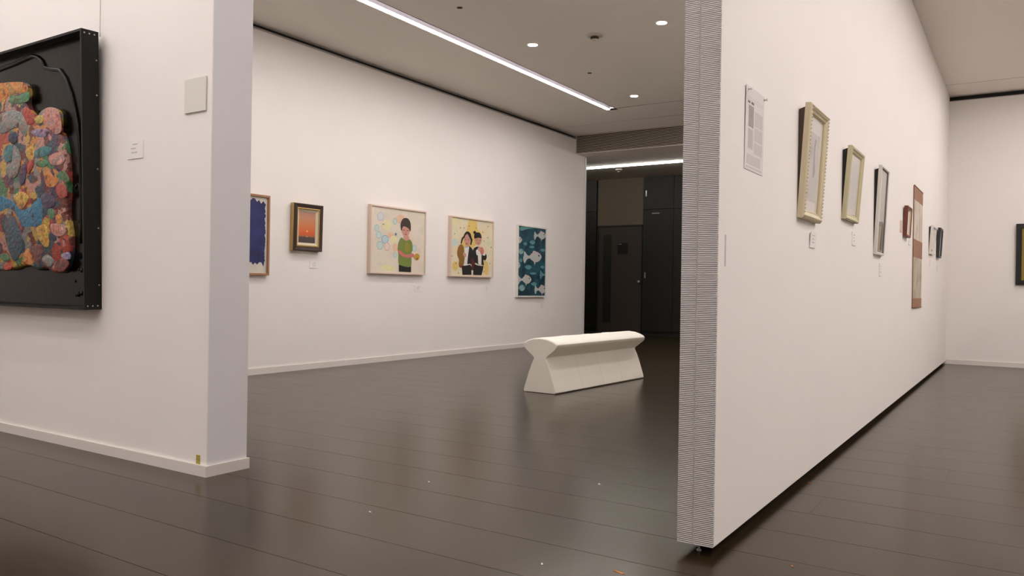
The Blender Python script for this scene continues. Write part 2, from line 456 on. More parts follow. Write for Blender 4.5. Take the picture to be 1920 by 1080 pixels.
# ------------------------------------------------------------------ outlines of the painted figures (0-1 across the canvas) and of the clay relief (metres)
BOY = [
    ('peach',1,[(0.616,0.857),(0.612,0.833),(0.601,0.811),(0.582,0.793),(0.558,0.78),(0.531,0.774),(0.504,0.775),(0.48,0.784),(0.461,0.799),(0.448,0.819),(0.443,0.842),(0.446,0.865),(0.457,0.887),(0.476,0.906),(0.499,0.919),(0.526,0.925),(0.553,0.924),(0.578,0.915),(0.597,0.9),(0.611,0.88)]),
    ('pale_yellow',1,[(0.363,0.743),(0.359,0.717),(0.348,0.693),(0.331,0.674),(0.308,0.661),(0.282,0.655),(0.257,0.657),(0.233,0.667),(0.214,0.683),(0.202,0.705),(0.197,0.73),(0.2,0.755),(0.211,0.779),(0.228,0.798),(0.251,0.812),(0.276,0.818),(0.302,0.816),(0.326,0.807),(0.345,0.79),(0.358,0.768)]),
    ('peach',1,[(0.42,0.583),(0.418,0.568),(0.408,0.554),(0.394,0.543),(0.375,0.535),(0.354,0.531),(0.333,0.532),(0.314,0.538),(0.299,0.547),(0.289,0.56),(0.285,0.574),(0.288,0.589),(0.297,0.603),(0.311,0.615),(0.33,0.623),(0.351,0.627),(0.372,0.626),(0.391,0.62),(0.406,0.611),(0.416,0.598)]),
    ('pale_yellow',1,[(0.468,0.521),(0.465,0.503),(0.457,0.487),(0.442,0.473),(0.424,0.464),(0.404,0.46),(0.384,0.462),(0.366,0.469),(0.351,0.481),(0.341,0.496),(0.337,0.513),(0.34,0.531),(0.348,0.547),(0.362,0.561),(0.38,0.57),(0.4,0.574),(0.42,0.573),(0.439,0.566),(0.454,0.554),(0.464,0.539)]),
    ('peach',1,[(0.483,0.402),(0.482,0.381),(0.475,0.362),(0.465,0.347),(0.451,0.337),(0.436,0.333),(0.421,0.336),(0.407,0.344),(0.396,0.358),(0.388,0.376),(0.385,0.397),(0.387,0.417),(0.393,0.436),(0.403,0.451),(0.416,0.461),(0.431,0.465),(0.447,0.463),(0.461,0.454),(0.472,0.44),(0.48,0.422)]),
    ('pale_yellow',1,[(0.453,0.07),(0.446,0.056),(0.425,0.043),(0.392,0.032),(0.351,0.025),(0.306,0.022),(0.261,0.023),(0.22,0.029),(0.188,0.038),(0.167,0.05),(0.16,0.064),(0.166,0.077),(0.186,0.09),(0.218,0.101),(0.258,0.108),(0.303,0.112),(0.348,0.111),(0.39,0.105),(0.423,0.096),(0.445,0.084)]),
    ('lavender_light',1,[(0.221,0.86),(0.219,0.838),(0.211,0.819),(0.199,0.803),(0.183,0.792),(0.164,0.787),(0.146,0.788),(0.129,0.797),(0.116,0.81),(0.107,0.828),(0.103,0.849),(0.105,0.87),(0.113,0.889),(0.125,0.905),(0.141,0.917),(0.159,0.922),(0.178,0.92),(0.194,0.912),(0.208,0.898),(0.217,0.88)]),
    ('lavender',2,[(0.221,0.86),(0.219,0.838),(0.211,0.819),(0.199,0.803),(0.183,0.792),(0.164,0.787),(0.146,0.788),(0.129,0.797),(0.116,0.81),(0.107,0.828),(0.103,0.849),(0.105,0.87),(0.113,0.889),(0.125,0.905),(0.141,0.917),(0.159,0.922),(0.178,0.92),(0.194,0.912),(0.208,0.898),(0.217,0.88)],[(0.212,0.859),(0.21,0.841),(0.203,0.824),(0.193,0.811),(0.179,0.802),(0.164,0.797),(0.149,0.799),(0.135,0.806),(0.123,0.817),(0.116,0.832),(0.112,0.85),(0.114,0.867),(0.121,0.884),(0.131,0.897),(0.144,0.907),(0.16,0.911),(0.175,0.91),(0.189,0.903),(0.201,0.891),(0.208,0.876)]),
    ('teal_wash_light',1,[(0.136,0.676),(0.135,0.66),(0.129,0.644),(0.12,0.632),(0.109,0.623),(0.097,0.62),(0.084,0.622),(0.072,0.628),(0.062,0.639),(0.056,0.654),(0.053,0.67),(0.055,0.687),(0.06,0.702),(0.068,0.715),(0.08,0.723),(0.092,0.727),(0.105,0.725),(0.117,0.719),(0.127,0.707),(0.133,0.693)]),
    ('teal_wash',2,[(0.136,0.676),(0.135,0.66),(0.129,0.644),(0.12,0.632),(0.109,0.623),(0.097,0.62),(0.084,0.622),(0.072,0.628),(0.062,0.639),(0.056,0.654),(0.053,0.67),(0.055,0.687),(0.06,0.702),(0.068,0.715),(0.08,0.723),(0.092,0.727),(0.105,0.725),(0.117,0.719),(0.127,0.707),(0.133,0.693)],[(0.129,0.676),(0.128,0.662),(0.124,0.649),(0.116,0.638),(0.107,0.631),(0.096,0.628),(0.085,0.63),(0.075,0.635),(0.067,0.645),(0.062,0.657),(0.06,0.671),(0.061,0.685),(0.065,0.697),(0.073,0.708),(0.082,0.715),(0.093,0.718),(0.103,0.717),(0.113,0.711),(0.122,0.702),(0.127,0.69)]),
    ('teal_wash_light',1,[(0.181,0.571),(0.179,0.553),(0.173,0.537),(0.163,0.524),(0.15,0.516),(0.136,0.512),(0.121,0.514),(0.108,0.521),(0.097,0.533),(0.09,0.548),(0.087,0.565),(0.089,0.582),(0.095,0.598),(0.104,0.611),(0.117,0.62),(0.131,0.623),(0.146,0.622),(0.159,0.615),(0.17,0.603),(0.178,0.588)]),
    ('teal_wash',2,[(0.181,0.571),(0.179,0.553),(0.173,0.537),(0.163,0.524),(0.15,0.516),(0.136,0.512),(0.121,0.514),(0.108,0.521),(0.097,0.533),(0.09,0.548),(0.087,0.565),(0.089,0.582),(0.095,0.598),(0.104,0.611),(0.117,0.62),(0.131,0.623),(0.146,0.622),(0.159,0.615),(0.17,0.603),(0.178,0.588)],[(0.173,0.57),(0.172,0.556),(0.167,0.542),(0.158,0.531),(0.148,0.524),(0.136,0.521),(0.123,0.522),(0.112,0.528),(0.103,0.538),(0.097,0.551),(0.094,0.565),(0.096,0.58),(0.101,0.593),(0.109,0.604),(0.12,0.611),(0.132,0.615),(0.144,0.613),(0.155,0.607),(0.164,0.597),(0.171,0.585)]),
    ('blue_wash_light',1,[(0.312,0.512),(0.309,0.491),(0.301,0.471),(0.287,0.455),(0.27,0.445),(0.25,0.44),(0.231,0.443),(0.213,0.451),(0.198,0.465),(0.188,0.483),(0.185,0.504),(0.187,0.525),(0.195,0.544),(0.208,0.56),(0.226,0.571),(0.245,0.575),(0.265,0.573),(0.283,0.565),(0.298,0.551),(0.308,0.532)]),
    ('blue_wash',2,[(0.312,0.512),(0.309,0.491),(0.301,0.471),(0.287,0.455),(0.27,0.445),(0.25,0.44),(0.231,0.443),(0.213,0.451),(0.198,0.465),(0.188,0.483),(0.185,0.504),(0.187,0.525),(0.195,0.544),(0.208,0.56),(0.226,0.571),(0.245,0.575),(0.265,0.573),(0.283,0.565),(0.298,0.551),(0.308,0.532)],[(0.302,0.511),(0.3,0.493),(0.292,0.477),(0.281,0.464),(0.266,0.455),(0.25,0.451),(0.233,0.453),(0.218,0.46),(0.206,0.472),(0.198,0.487),(0.195,0.504),(0.197,0.522),(0.203,0.538),(0.215,0.552),(0.229,0.561),(0.246,0.564),(0.262,0.563),(0.278,0.556),(0.29,0.544),(0.298,0.528)]),
    ('teal_wash_light',1,[(0.211,0.41),(0.209,0.39),(0.202,0.372),(0.19,0.357),(0.175,0.347),(0.158,0.343),(0.141,0.345),(0.126,0.354),(0.113,0.367),(0.105,0.385),(0.101,0.404),(0.103,0.424),(0.11,0.443),(0.121,0.458),(0.136,0.468),(0.153,0.472),(0.17,0.47),(0.186,0.461),(0.199,0.448),(0.207,0.43)]),
    ('teal_wash',2,[(0.211,0.41),(0.209,0.39),(0.202,0.372),(0.19,0.357),(0.175,0.347),(0.158,0.343),(0.141,0.345),(0.126,0.354),(0.113,0.367),(0.105,0.385),(0.101,0.404),(0.103,0.424),(0.11,0.443),(0.121,0.458),(0.136,0.468),(0.153,0.472),(0.17,0.47),(0.186,0.461),(0.199,0.448),(0.207,0.43)],[(0.202,0.41),(0.2,0.393),(0.194,0.377),(0.184,0.365),(0.172,0.356),(0.158,0.353),(0.143,0.355),(0.13,0.362),(0.12,0.374),(0.113,0.388),(0.11,0.405),(0.111,0.422),(0.117,0.437),(0.127,0.45),(0.139,0.458),(0.153,0.461),(0.168,0.46),(0.181,0.453),(0.192,0.441),(0.199,0.426)]),
    ('pink_wash_light',1,[(0.341,0.4),(0.339,0.38),(0.332,0.361),(0.32,0.346),(0.305,0.336),(0.288,0.332),(0.27,0.334),(0.255,0.343),(0.242,0.357),(0.233,0.374),(0.23,0.394),(0.232,0.415),(0.239,0.433),(0.251,0.448),(0.266,0.458),(0.283,0.462),(0.3,0.46),(0.316,0.452),(0.329,0.438),(0.338,0.42)]),
    ('pink_wash',2,[(0.341,0.4),(0.339,0.38),(0.332,0.361),(0.32,0.346),(0.305,0.336),(0.288,0.332),(0.27,0.334),(0.255,0.343),(0.242,0.357),(0.233,0.374),(0.23,0.394),(0.232,0.415),(0.239,0.433),(0.251,0.448),(0.266,0.458),(0.283,0.462),(0.3,0.46),(0.316,0.452),(0.329,0.438),(0.338,0.42)],[(0.332,0.4),(0.331,0.383),(0.325,0.367),(0.315,0.354),(0.302,0.346),(0.287,0.342),(0.273,0.344),(0.259,0.352),(0.249,0.363),(0.241,0.378),(0.239,0.395),(0.24,0.412),(0.246,0.427),(0.256,0.44),(0.269,0.449),(0.283,0.452),(0.298,0.45),(0.311,0.443),(0.322,0.431),(0.33,0.416)]),
    ('teal_wash_light',1,[(0.844,0.408),(0.842,0.392),(0.837,0.377),(0.827,0.364),(0.815,0.356),(0.802,0.353),(0.788,0.355),(0.776,0.362),(0.766,0.373),(0.76,0.388),(0.757,0.404),(0.758,0.42),(0.764,0.435),(0.773,0.447),(0.785,0.456),(0.799,0.459),(0.812,0.457),(0.825,0.45),(0.835,0.439),(0.841,0.424)]),
    ('teal_wash',2,[(0.844,0.408),(0.842,0.392),(0.837,0.377),(0.827,0.364),(0.815,0.356),(0.802,0.353),(0.788,0.355),(0.776,0.362),(0.766,0.373),(0.76,0.388),(0.757,0.404),(0.758,0.42),(0.764,0.435),(0.773,0.447),(0.785,0.456),(0.799,0.459),(0.812,0.457),(0.825,0.45),(0.835,0.439),(0.841,0.424)],[(0.837,0.408),(0.836,0.394),(0.831,0.381),(0.823,0.371),(0.813,0.364),(0.802,0.362),(0.79,0.363),(0.78,0.369),(0.772,0.379),(0.766,0.391),(0.764,0.404),(0.765,0.418),(0.77,0.431),(0.778,0.441),(0.788,0.448),(0.799,0.45),(0.81,0.449),(0.821,0.443),(0.829,0.434),(0.835,0.422)]),
    ('teal_wash_light',1,[(0.458,0.808),(0.456,0.792),(0.451,0.777),(0.443,0.765),(0.433,0.757),(0.421,0.753),(0.409,0.755),(0.398,0.761),(0.389,0.772),(0.383,0.786),(0.381,0.802),(0.382,0.818),(0.387,0.833),(0.395,0.845),(0.406,0.853),(0.417,0.857),(0.429,0.855),(0.44,0.849),(0.449,0.838),(0.455,0.824)]),
    ('teal_wash',2,[(0.458,0.808),(0.456,0.792),(0.451,0.777),(0.443,0.765),(0.433,0.757),(0.421,0.753),(0.409,0.755),(0.398,0.761),(0.389,0.772),(0.383,0.786),(0.381,0.802),(0.382,0.818),(0.387,0.833),(0.395,0.845),(0.406,0.853),(0.417,0.857),(0.429,0.855),(0.44,0.849),(0.449,0.838),(0.455,0.824)],[(0.451,0.808),(0.45,0.794),(0.446,0.782),(0.439,0.772),(0.431,0.765),(0.421,0.762),(0.411,0.763),(0.402,0.768),(0.394,0.777),(0.389,0.789),(0.387,0.802),(0.388,0.816),(0.392,0.828),(0.399,0.839),(0.408,0.845),(0.418,0.848),(0.428,0.847),(0.437,0.842),(0.444,0.833),(0.449,0.821)]),
    ('teal_wash_light',1,[(0.466,0.281),(0.464,0.267),(0.46,0.254),(0.453,0.243),(0.443,0.237),(0.433,0.234),(0.422,0.236),(0.413,0.242),(0.405,0.252),(0.4,0.264),(0.397,0.278),(0.399,0.292),(0.403,0.305),(0.41,0.315),(0.419,0.322),(0.43,0.325),(0.44,0.323),(0.45,0.317),(0.458,0.307),(0.463,0.295)]),
    ('teal_wash',2,[(0.466,0.281),(0.464,0.267),(0.46,0.254),(0.453,0.243),(0.443,0.237),(0.433,0.234),(0.422,0.236),(0.413,0.242),(0.405,0.252),(0.4,0.264),(0.397,0.278),(0.399,0.292),(0.403,0.305),(0.41,0.315),(0.419,0.322),(0.43,0.325),(0.44,0.323),(0.45,0.317),(0.458,0.307),(0.463,0.295)],[(0.46,0.281),(0.459,0.269),(0.455,0.258),(0.449,0.249),(0.441,0.244),(0.433,0.241),(0.424,0.243),(0.416,0.248),(0.409,0.256),(0.405,0.267),(0.403,0.278),(0.404,0.29),(0.407,0.301),(0.413,0.31),(0.421,0.315),(0.43,0.318),(0.439,0.316),(0.447,0.311),(0.454,0.303),(0.458,0.292)]),
    ('pink_wash_light',1,[(0.929,0.365),(0.928,0.355),(0.924,0.345),(0.917,0.338),(0.908,0.332),(0.898,0.33),(0.888,0.332),(0.879,0.336),(0.871,0.343),(0.866,0.352),(0.864,0.362),(0.866,0.372),(0.87,0.382),(0.877,0.389),(0.886,0.394),(0.896,0.397),(0.906,0.395),(0.915,0.391),(0.923,0.384),(0.927,0.375)]),
    ('pink_wash',2,[(0.929,0.365),(0.928,0.355),(0.924,0.345),(0.917,0.338),(0.908,0.332),(0.898,0.33),(0.888,0.332),(0.879,0.336),(0.871,0.343),(0.866,0.352),(0.864,0.362),(0.866,0.372),(0.87,0.382),(0.877,0.389),(0.886,0.394),(0.896,0.397),(0.906,0.395),(0.915,0.391),(0.923,0.384),(0.927,0.375)],[(0.924,0.365),(0.923,0.356),(0.919,0.348),(0.914,0.342),(0.906,0.337),(0.898,0.336),(0.889,0.337),(0.882,0.34),(0.875,0.346),(0.871,0.354),(0.87,0.362),(0.871,0.371),(0.874,0.379),(0.88,0.385),(0.888,0.39),(0.896,0.391),(0.904,0.39),(0.912,0.387),(0.918,0.381),(0.923,0.373)]),
    ('grey_blue',1,[(0.459,0.604),(0.459,0.597),(0.456,0.591),(0.452,0.585),(0.447,0.582),(0.441,0.58),(0.435,0.581),(0.43,0.584),(0.425,0.589),(0.422,0.595),(0.421,0.602),(0.422,0.609),(0.424,0.616),(0.428,0.621),(0.433,0.625),(0.439,0.626),(0.445,0.625),(0.451,0.622),(0.455,0.618),(0.458,0.611)]),
    ('grey_blue',1,[(0.231,0.74),(0.23,0.738),(0.228,0.735),(0.224,0.733),(0.218,0.732),(0.213,0.731),(0.207,0.731),(0.202,0.732),(0.198,0.733),(0.195,0.735),(0.194,0.737),(0.195,0.74),(0.197,0.742),(0.201,0.744),(0.206,0.746),(0.212,0.747),(0.218,0.747),(0.223,0.746),(0.227,0.745),(0.23,0.743)]),
    ('skin',1,[(0.598,0.593),(0.679,0.593),(0.702,0.53),(0.646,0.508),(0.589,0.529)]),
    ('leaf_green',1,[(0.546,0.561),(0.596,0.529),(0.646,0.515),(0.695,0.535),(0.724,0.531),(0.759,0.474),(0.765,0.369),(0.745,0.321),(0.745,0.112),(0.688,0.099),(0.603,0.102),(0.505,0.128),(0.496,0.288),(0.481,0.356),(0.486,0.436),(0.506,0.506)]),
    ('olive_gold',1,[(0.712,0.413),(0.71,0.387),(0.704,0.364),(0.693,0.344),(0.679,0.332),(0.664,0.327),(0.648,0.331),(0.633,0.342),(0.621,0.36),(0.613,0.382),(0.61,0.408),(0.611,0.434),(0.618,0.458),(0.628,0.477),(0.642,0.489),(0.658,0.494),(0.674,0.491),(0.689,0.48),(0.701,0.462),(0.709,0.439)]),
    ('black_cloth',0,[(0.505,0.128),(0.603,0.102),(0.688,0.096),(0.741,0.106),(0.742,0.014),(0.509,0.017)]),
    ('skin',1,[(0.554,0.718),(0.595,0.75),(0.652,0.743),(0.696,0.707),(0.702,0.659),(0.685,0.611),(0.651,0.573),(0.615,0.577),(0.579,0.609),(0.558,0.66)]),
    ('dark_hair',1,[(0.537,0.809),(0.57,0.859),(0.619,0.878),(0.67,0.87),(0.71,0.824),(0.724,0.754),(0.722,0.689),(0.705,0.671),(0.689,0.707),(0.646,0.729),(0.596,0.742),(0.565,0.721),(0.552,0.671),(0.536,0.687),(0.526,0.75)]),
    ('brick',0,[(0.479,0.369),(0.553,0.348),(0.551,0.334),(0.481,0.344)]),
    ('rose_skin',1,[(0.483,0.356),(0.553,0.343),(0.597,0.303),(0.682,0.298),(0.767,0.32),(0.797,0.294),(0.772,0.258),(0.655,0.246),(0.57,0.259),(0.513,0.3)]),
    ('ochre',1,[(0.909,0.272),(0.906,0.255),(0.899,0.239),(0.887,0.227),(0.872,0.219),(0.854,0.216),(0.837,0.218),(0.822,0.225),(0.809,0.236),(0.801,0.251),(0.797,0.267),(0.8,0.284),(0.807,0.299),(0.819,0.312),(0.834,0.32),(0.851,0.324),(0.868,0.322),(0.884,0.315),(0.897,0.303),(0.905,0.288)]),
    ('dark_ochre',1,[(0.874,0.239),(0.874,0.233),(0.871,0.229),(0.867,0.225),(0.863,0.222),(0.857,0.222),(0.852,0.222),(0.847,0.224),(0.843,0.228),(0.84,0.232),(0.839,0.237),(0.84,0.242),(0.842,0.247),(0.846,0.251),(0.851,0.253),(0.856,0.254),(0.862,0.254),(0.867,0.252),(0.871,0.248),(0.873,0.244)]),
    ('brow',1,[(0.616,0.685),(0.611,0.681),(0.6,0.678),(0.585,0.677),(0.573,0.678),(0.568,0.682),(0.573,0.685),(0.584,0.688),(0.599,0.689),(0.611,0.688)]),
    ('brow',1,[(0.687,0.682),(0.683,0.678),(0.672,0.675),(0.658,0.674),(0.646,0.676),(0.642,0.679),(0.646,0.683),(0.657,0.686),(0.671,0.687),(0.683,0.685)]),
    ('lip',1,[(0.647,0.615),(0.643,0.611),(0.632,0.607),(0.619,0.606),(0.608,0.608),(0.604,0.612),(0.608,0.616),(0.619,0.62),(0.632,0.621),(0.642,0.619)]),
    ('rose_skin',1,[(0.641,0.645),(0.64,0.636),(0.634,0.63),(0.627,0.629),(0.621,0.635),(0.619,0.643),(0.621,0.652),(0.626,0.658),(0.633,0.659),(0.639,0.654)]),
]

GIRLS = [
    ('warm_yellow',1,[(0.418,0.994),(0.597,0.993),(0.618,0.854),(0.72,0.78),(0.682,0.671),(0.516,0.495),(0.291,0.48),(0.263,0.605),(0.36,0.797)]),
    ('warm_yellow',1,[(0.788,0.253),(0.889,0.258),(0.913,0.044),(0.829,0.041)]),
    ('pale_yellow',1,[(0.15,0.94),(0.146,0.918),(0.136,0.898),(0.119,0.882),(0.098,0.87),(0.074,0.865),(0.05,0.866),(0.028,0.874),(0.011,0.887),(0.0,0.905),(0.0,0.926),(0.0,0.947),(0.008,0.967),(0.025,0.984),(0.046,0.995),(0.07,1.0),(0.094,1.0),(0.116,0.992),(0.133,0.979),(0.145,0.961)]),
    ('teal_wash_light',1,[(0.161,0.575),(0.158,0.553),(0.147,0.533),(0.131,0.517),(0.109,0.506),(0.085,0.501),(0.061,0.502),(0.039,0.51),(0.022,0.524),(0.01,0.543),(0.006,0.563),(0.009,0.585),(0.019,0.604),(0.036,0.621),(0.057,0.632),(0.081,0.637),(0.105,0.636),(0.127,0.628),(0.145,0.614),(0.157,0.595)]),
    ('warm_yellow',1,[(0.174,0.162),(0.171,0.137),(0.162,0.115),(0.147,0.096),(0.128,0.084),(0.106,0.079),(0.084,0.082),(0.065,0.092),(0.049,0.109),(0.038,0.131),(0.034,0.155),(0.036,0.18),(0.046,0.203),(0.061,0.221),(0.08,0.234),(0.101,0.239),(0.123,0.236),(0.143,0.226),(0.159,0.209),(0.17,0.187)]),
    ('dark_green',1,[(0.43,0.882),(0.427,0.874),(0.419,0.871),(0.411,0.873),(0.407,0.88),(0.411,0.888),(0.418,0.892),(0.426,0.889)]),
    ('grey_blue',1,[(0.306,0.837),(0.303,0.829),(0.295,0.825),(0.288,0.828),(0.284,0.835),(0.287,0.842),(0.295,0.846),(0.303,0.844)]),
    ('brick',1,[(0.219,0.832),(0.216,0.824),(0.208,0.82),(0.201,0.823),(0.197,0.83),(0.2,0.837),(0.208,0.841),(0.216,0.839)]),
    ('olive_gold',1,[(0.597,0.858),(0.594,0.85),(0.586,0.847),(0.578,0.849),(0.574,0.856),(0.577,0.864),(0.585,0.868),(0.593,0.865)]),
    ('dark_green',1,[(0.768,0.802),(0.765,0.794),(0.757,0.79),(0.748,0.793),(0.745,0.8),(0.748,0.808),(0.756,0.811),(0.764,0.809)]),
    ('grey_blue',1,[(0.089,0.718),(0.086,0.71),(0.079,0.707),(0.071,0.709),(0.068,0.716),(0.071,0.723),(0.078,0.727),(0.086,0.725)]),
    ('brick',1,[(0.894,0.711),(0.891,0.703),(0.883,0.699),(0.874,0.702),(0.87,0.709),(0.874,0.717),(0.882,0.721),(0.89,0.718)]),
    ('olive_gold',1,[(0.8,0.644),(0.797,0.637),(0.789,0.633),(0.78,0.635),(0.777,0.643),(0.78,0.65),(0.788,0.654),(0.796,0.652)]),
    ('dark_green',1,[(0.985,0.538),(0.982,0.53),(0.973,0.527),(0.965,0.529),(0.961,0.537),(0.964,0.545),(0.973,0.548),(0.981,0.546)]),
    ('grey_blue',1,[(0.039,0.327),(0.036,0.319),(0.029,0.316),(0.021,0.318),(0.018,0.325),(0.021,0.333),(0.028,0.336),(0.036,0.334)]),
    ('brick',1,[(0.129,0.206),(0.126,0.198),(0.118,0.195),(0.11,0.198),(0.107,0.205),(0.11,0.212),(0.118,0.216),(0.125,0.213)]),
    ('olive_gold',1,[(0.009,0.074),(0.006,0.067),(0.0,0.064),(0.0,0.066),(0.0,0.073),(0.0,0.081),(0.0,0.084),(0.005,0.081)]),
    ('dark_green',1,[(0.806,0.081),(0.802,0.074),(0.794,0.07),(0.786,0.073),(0.782,0.08),(0.785,0.088),(0.793,0.091),(0.802,0.089)]),
    ('grey_blue',1,[(0.956,0.238),(0.953,0.23),(0.944,0.226),(0.936,0.229),(0.932,0.236),(0.935,0.244),(0.944,0.248),(0.952,0.245)]),
    ('brick',1,[(0.189,0.037),(0.186,0.029),(0.178,0.026),(0.17,0.029),(0.167,0.036),(0.17,0.043),(0.178,0.047),(0.186,0.044)]),
    ('olive_gold',1,[(0.896,0.913),(0.892,0.905),(0.884,0.902),(0.876,0.904),(0.872,0.911),(0.875,0.919),(0.883,0.923),(0.892,0.92)]),
    ('black_cloth',1,[(0.281,0.685),(0.248,0.664),(0.228,0.614),(0.218,0.561),(0.244,0.557),(0.264,0.617),(0.285,0.658)]),
    ('skin',1,[(0.297,0.682),(0.37,0.734),(0.415,0.697),(0.443,0.641),(0.435,0.577),(0.398,0.528),(0.35,0.528),(0.311,0.585),(0.293,0.642)]),
    ('black_cloth',1,[(0.291,0.711),(0.322,0.759),(0.369,0.783),(0.412,0.776),(0.456,0.741),(0.477,0.679),(0.499,0.646),(0.48,0.574),(0.462,0.544),(0.445,0.56),(0.454,0.631),(0.412,0.691),(0.378,0.735),(0.331,0.712),(0.298,0.654),(0.279,0.681)]),
    ('mustard',1,[(0.233,0.548),(0.29,0.497),(0.31,0.377),(0.325,0.297),(0.303,0.204),(0.246,0.143),(0.198,0.146),(0.178,0.197),(0.187,0.266),(0.144,0.356),(0.147,0.436),(0.171,0.506)]),
    ('brick',1,[(0.186,0.184),(0.269,0.165),(0.254,0.136),(0.203,0.141)]),
    ('black_cloth',1,[(0.401,0.522),(0.458,0.509),(0.517,0.448),(0.54,0.356),(0.514,0.285),(0.476,0.207),(0.371,0.207),(0.373,0.3),(0.397,0.394)]),
    ('paper_white',0,[(0.306,0.506),(0.421,0.518),(0.402,0.395),(0.392,0.324),(0.377,0.186),(0.297,0.182),(0.32,0.32)]),
    ('blue_wash',1,[(0.392,0.507),(0.387,0.5),(0.372,0.494),(0.351,0.491),(0.33,0.491),(0.315,0.495),(0.309,0.501),(0.314,0.508),(0.329,0.513),(0.35,0.516),(0.371,0.516),(0.386,0.513)]),
    ('skin',1,[(0.274,0.398),(0.341,0.385),(0.353,0.331),(0.298,0.336)]),
    ('black_cloth',0,[(0.25,0.166),(0.447,0.197),(0.489,0.155),(0.487,0.015),(0.271,0.008)]),
    ('maroon',0,[(0.47,0.306),(0.571,0.311),(0.561,0.1),(0.489,0.096)]),
    ('paper_white',0,[(0.483,0.096),(0.522,0.098),(0.52,0.014),(0.486,0.012)]),
    ('skin',1,[(0.554,0.673),(0.64,0.691),(0.72,0.688),(0.717,0.626),(0.681,0.567),(0.637,0.552),(0.586,0.579),(0.56,0.627)]),
    ('black_cloth',1,[(0.583,0.783),(0.579,0.769),(0.567,0.758),(0.55,0.753),(0.532,0.756),(0.52,0.764),(0.514,0.777),(0.519,0.791),(0.531,0.802),(0.548,0.807),(0.565,0.805),(0.578,0.796)]),
    ('black_cloth',1,[(0.544,0.67),(0.547,0.743),(0.588,0.779),(0.654,0.786),(0.701,0.757),(0.72,0.688),(0.64,0.691)]),
    ('black_cloth',1,[(0.564,0.512),(0.646,0.53),(0.747,0.475),(0.769,0.411),(0.842,0.404),(0.857,0.339),(0.82,0.287),(0.773,0.297),(0.777,0.187),(0.59,0.213),(0.539,0.28),(0.511,0.39),(0.52,0.472)]),
    ('paper_white',0,[(0.63,0.503),(0.682,0.524),(0.727,0.391),(0.726,0.204),(0.648,0.214),(0.635,0.362)]),
    ('paper_white',1,[(0.587,0.453),(0.631,0.479),(0.647,0.386),(0.605,0.378)]),
    ('paper_white',1,[(0.757,0.417),(0.816,0.42),(0.817,0.379),(0.759,0.379)]),
    ('rose_skin',1,[(0.68,0.506),(0.746,0.522),(0.785,0.454),(0.758,0.391),(0.696,0.413)]),
    ('skin',1,[(0.638,0.521),(0.687,0.536),(0.698,0.46),(0.648,0.451)]),
    ('paper_white',0,[(0.573,0.238),(0.656,0.204),(0.76,0.201),(0.757,0.182),(0.657,0.184),(0.582,0.216)]),
    ('paper_white',0,[(0.297,0.18),(0.447,0.213),(0.447,0.195),(0.316,0.17)]),
    ('black_cloth',0,[(0.538,0.213),(0.64,0.188),(0.777,0.183),(0.769,0.121),(0.732,0.015),(0.525,0.014),(0.528,0.122)]),
    ('brow',1,[(0.343,0.64),(0.338,0.635),(0.326,0.633),(0.313,0.633),(0.308,0.637),(0.313,0.642),(0.325,0.644),(0.338,0.643)]),
    ('brow',1,[(0.418,0.64),(0.413,0.635),(0.401,0.632),(0.388,0.633),(0.383,0.637),(0.388,0.641),(0.401,0.644),(0.413,0.643)]),
    ('brow',1,[(0.619,0.646),(0.614,0.642),(0.601,0.639),(0.588,0.64),(0.583,0.644),(0.588,0.648),(0.6,0.651),(0.613,0.65)]),
    ('brow',1,[(0.696,0.649),(0.691,0.644),(0.678,0.641),(0.665,0.642),(0.66,0.646),(0.665,0.65),(0.678,0.653),(0.691,0.652)]),
    ('lip',1,[(0.381,0.565),(0.375,0.559),(0.36,0.555),(0.345,0.557),(0.339,0.562),(0.345,0.568),(0.36,0.572),(0.374,0.57)]),
    ('lip',1,[(0.663,0.593),(0.658,0.588),(0.644,0.585),(0.63,0.586),(0.624,0.59),(0.63,0.596),(0.643,0.599),(0.657,0.598)]),
]

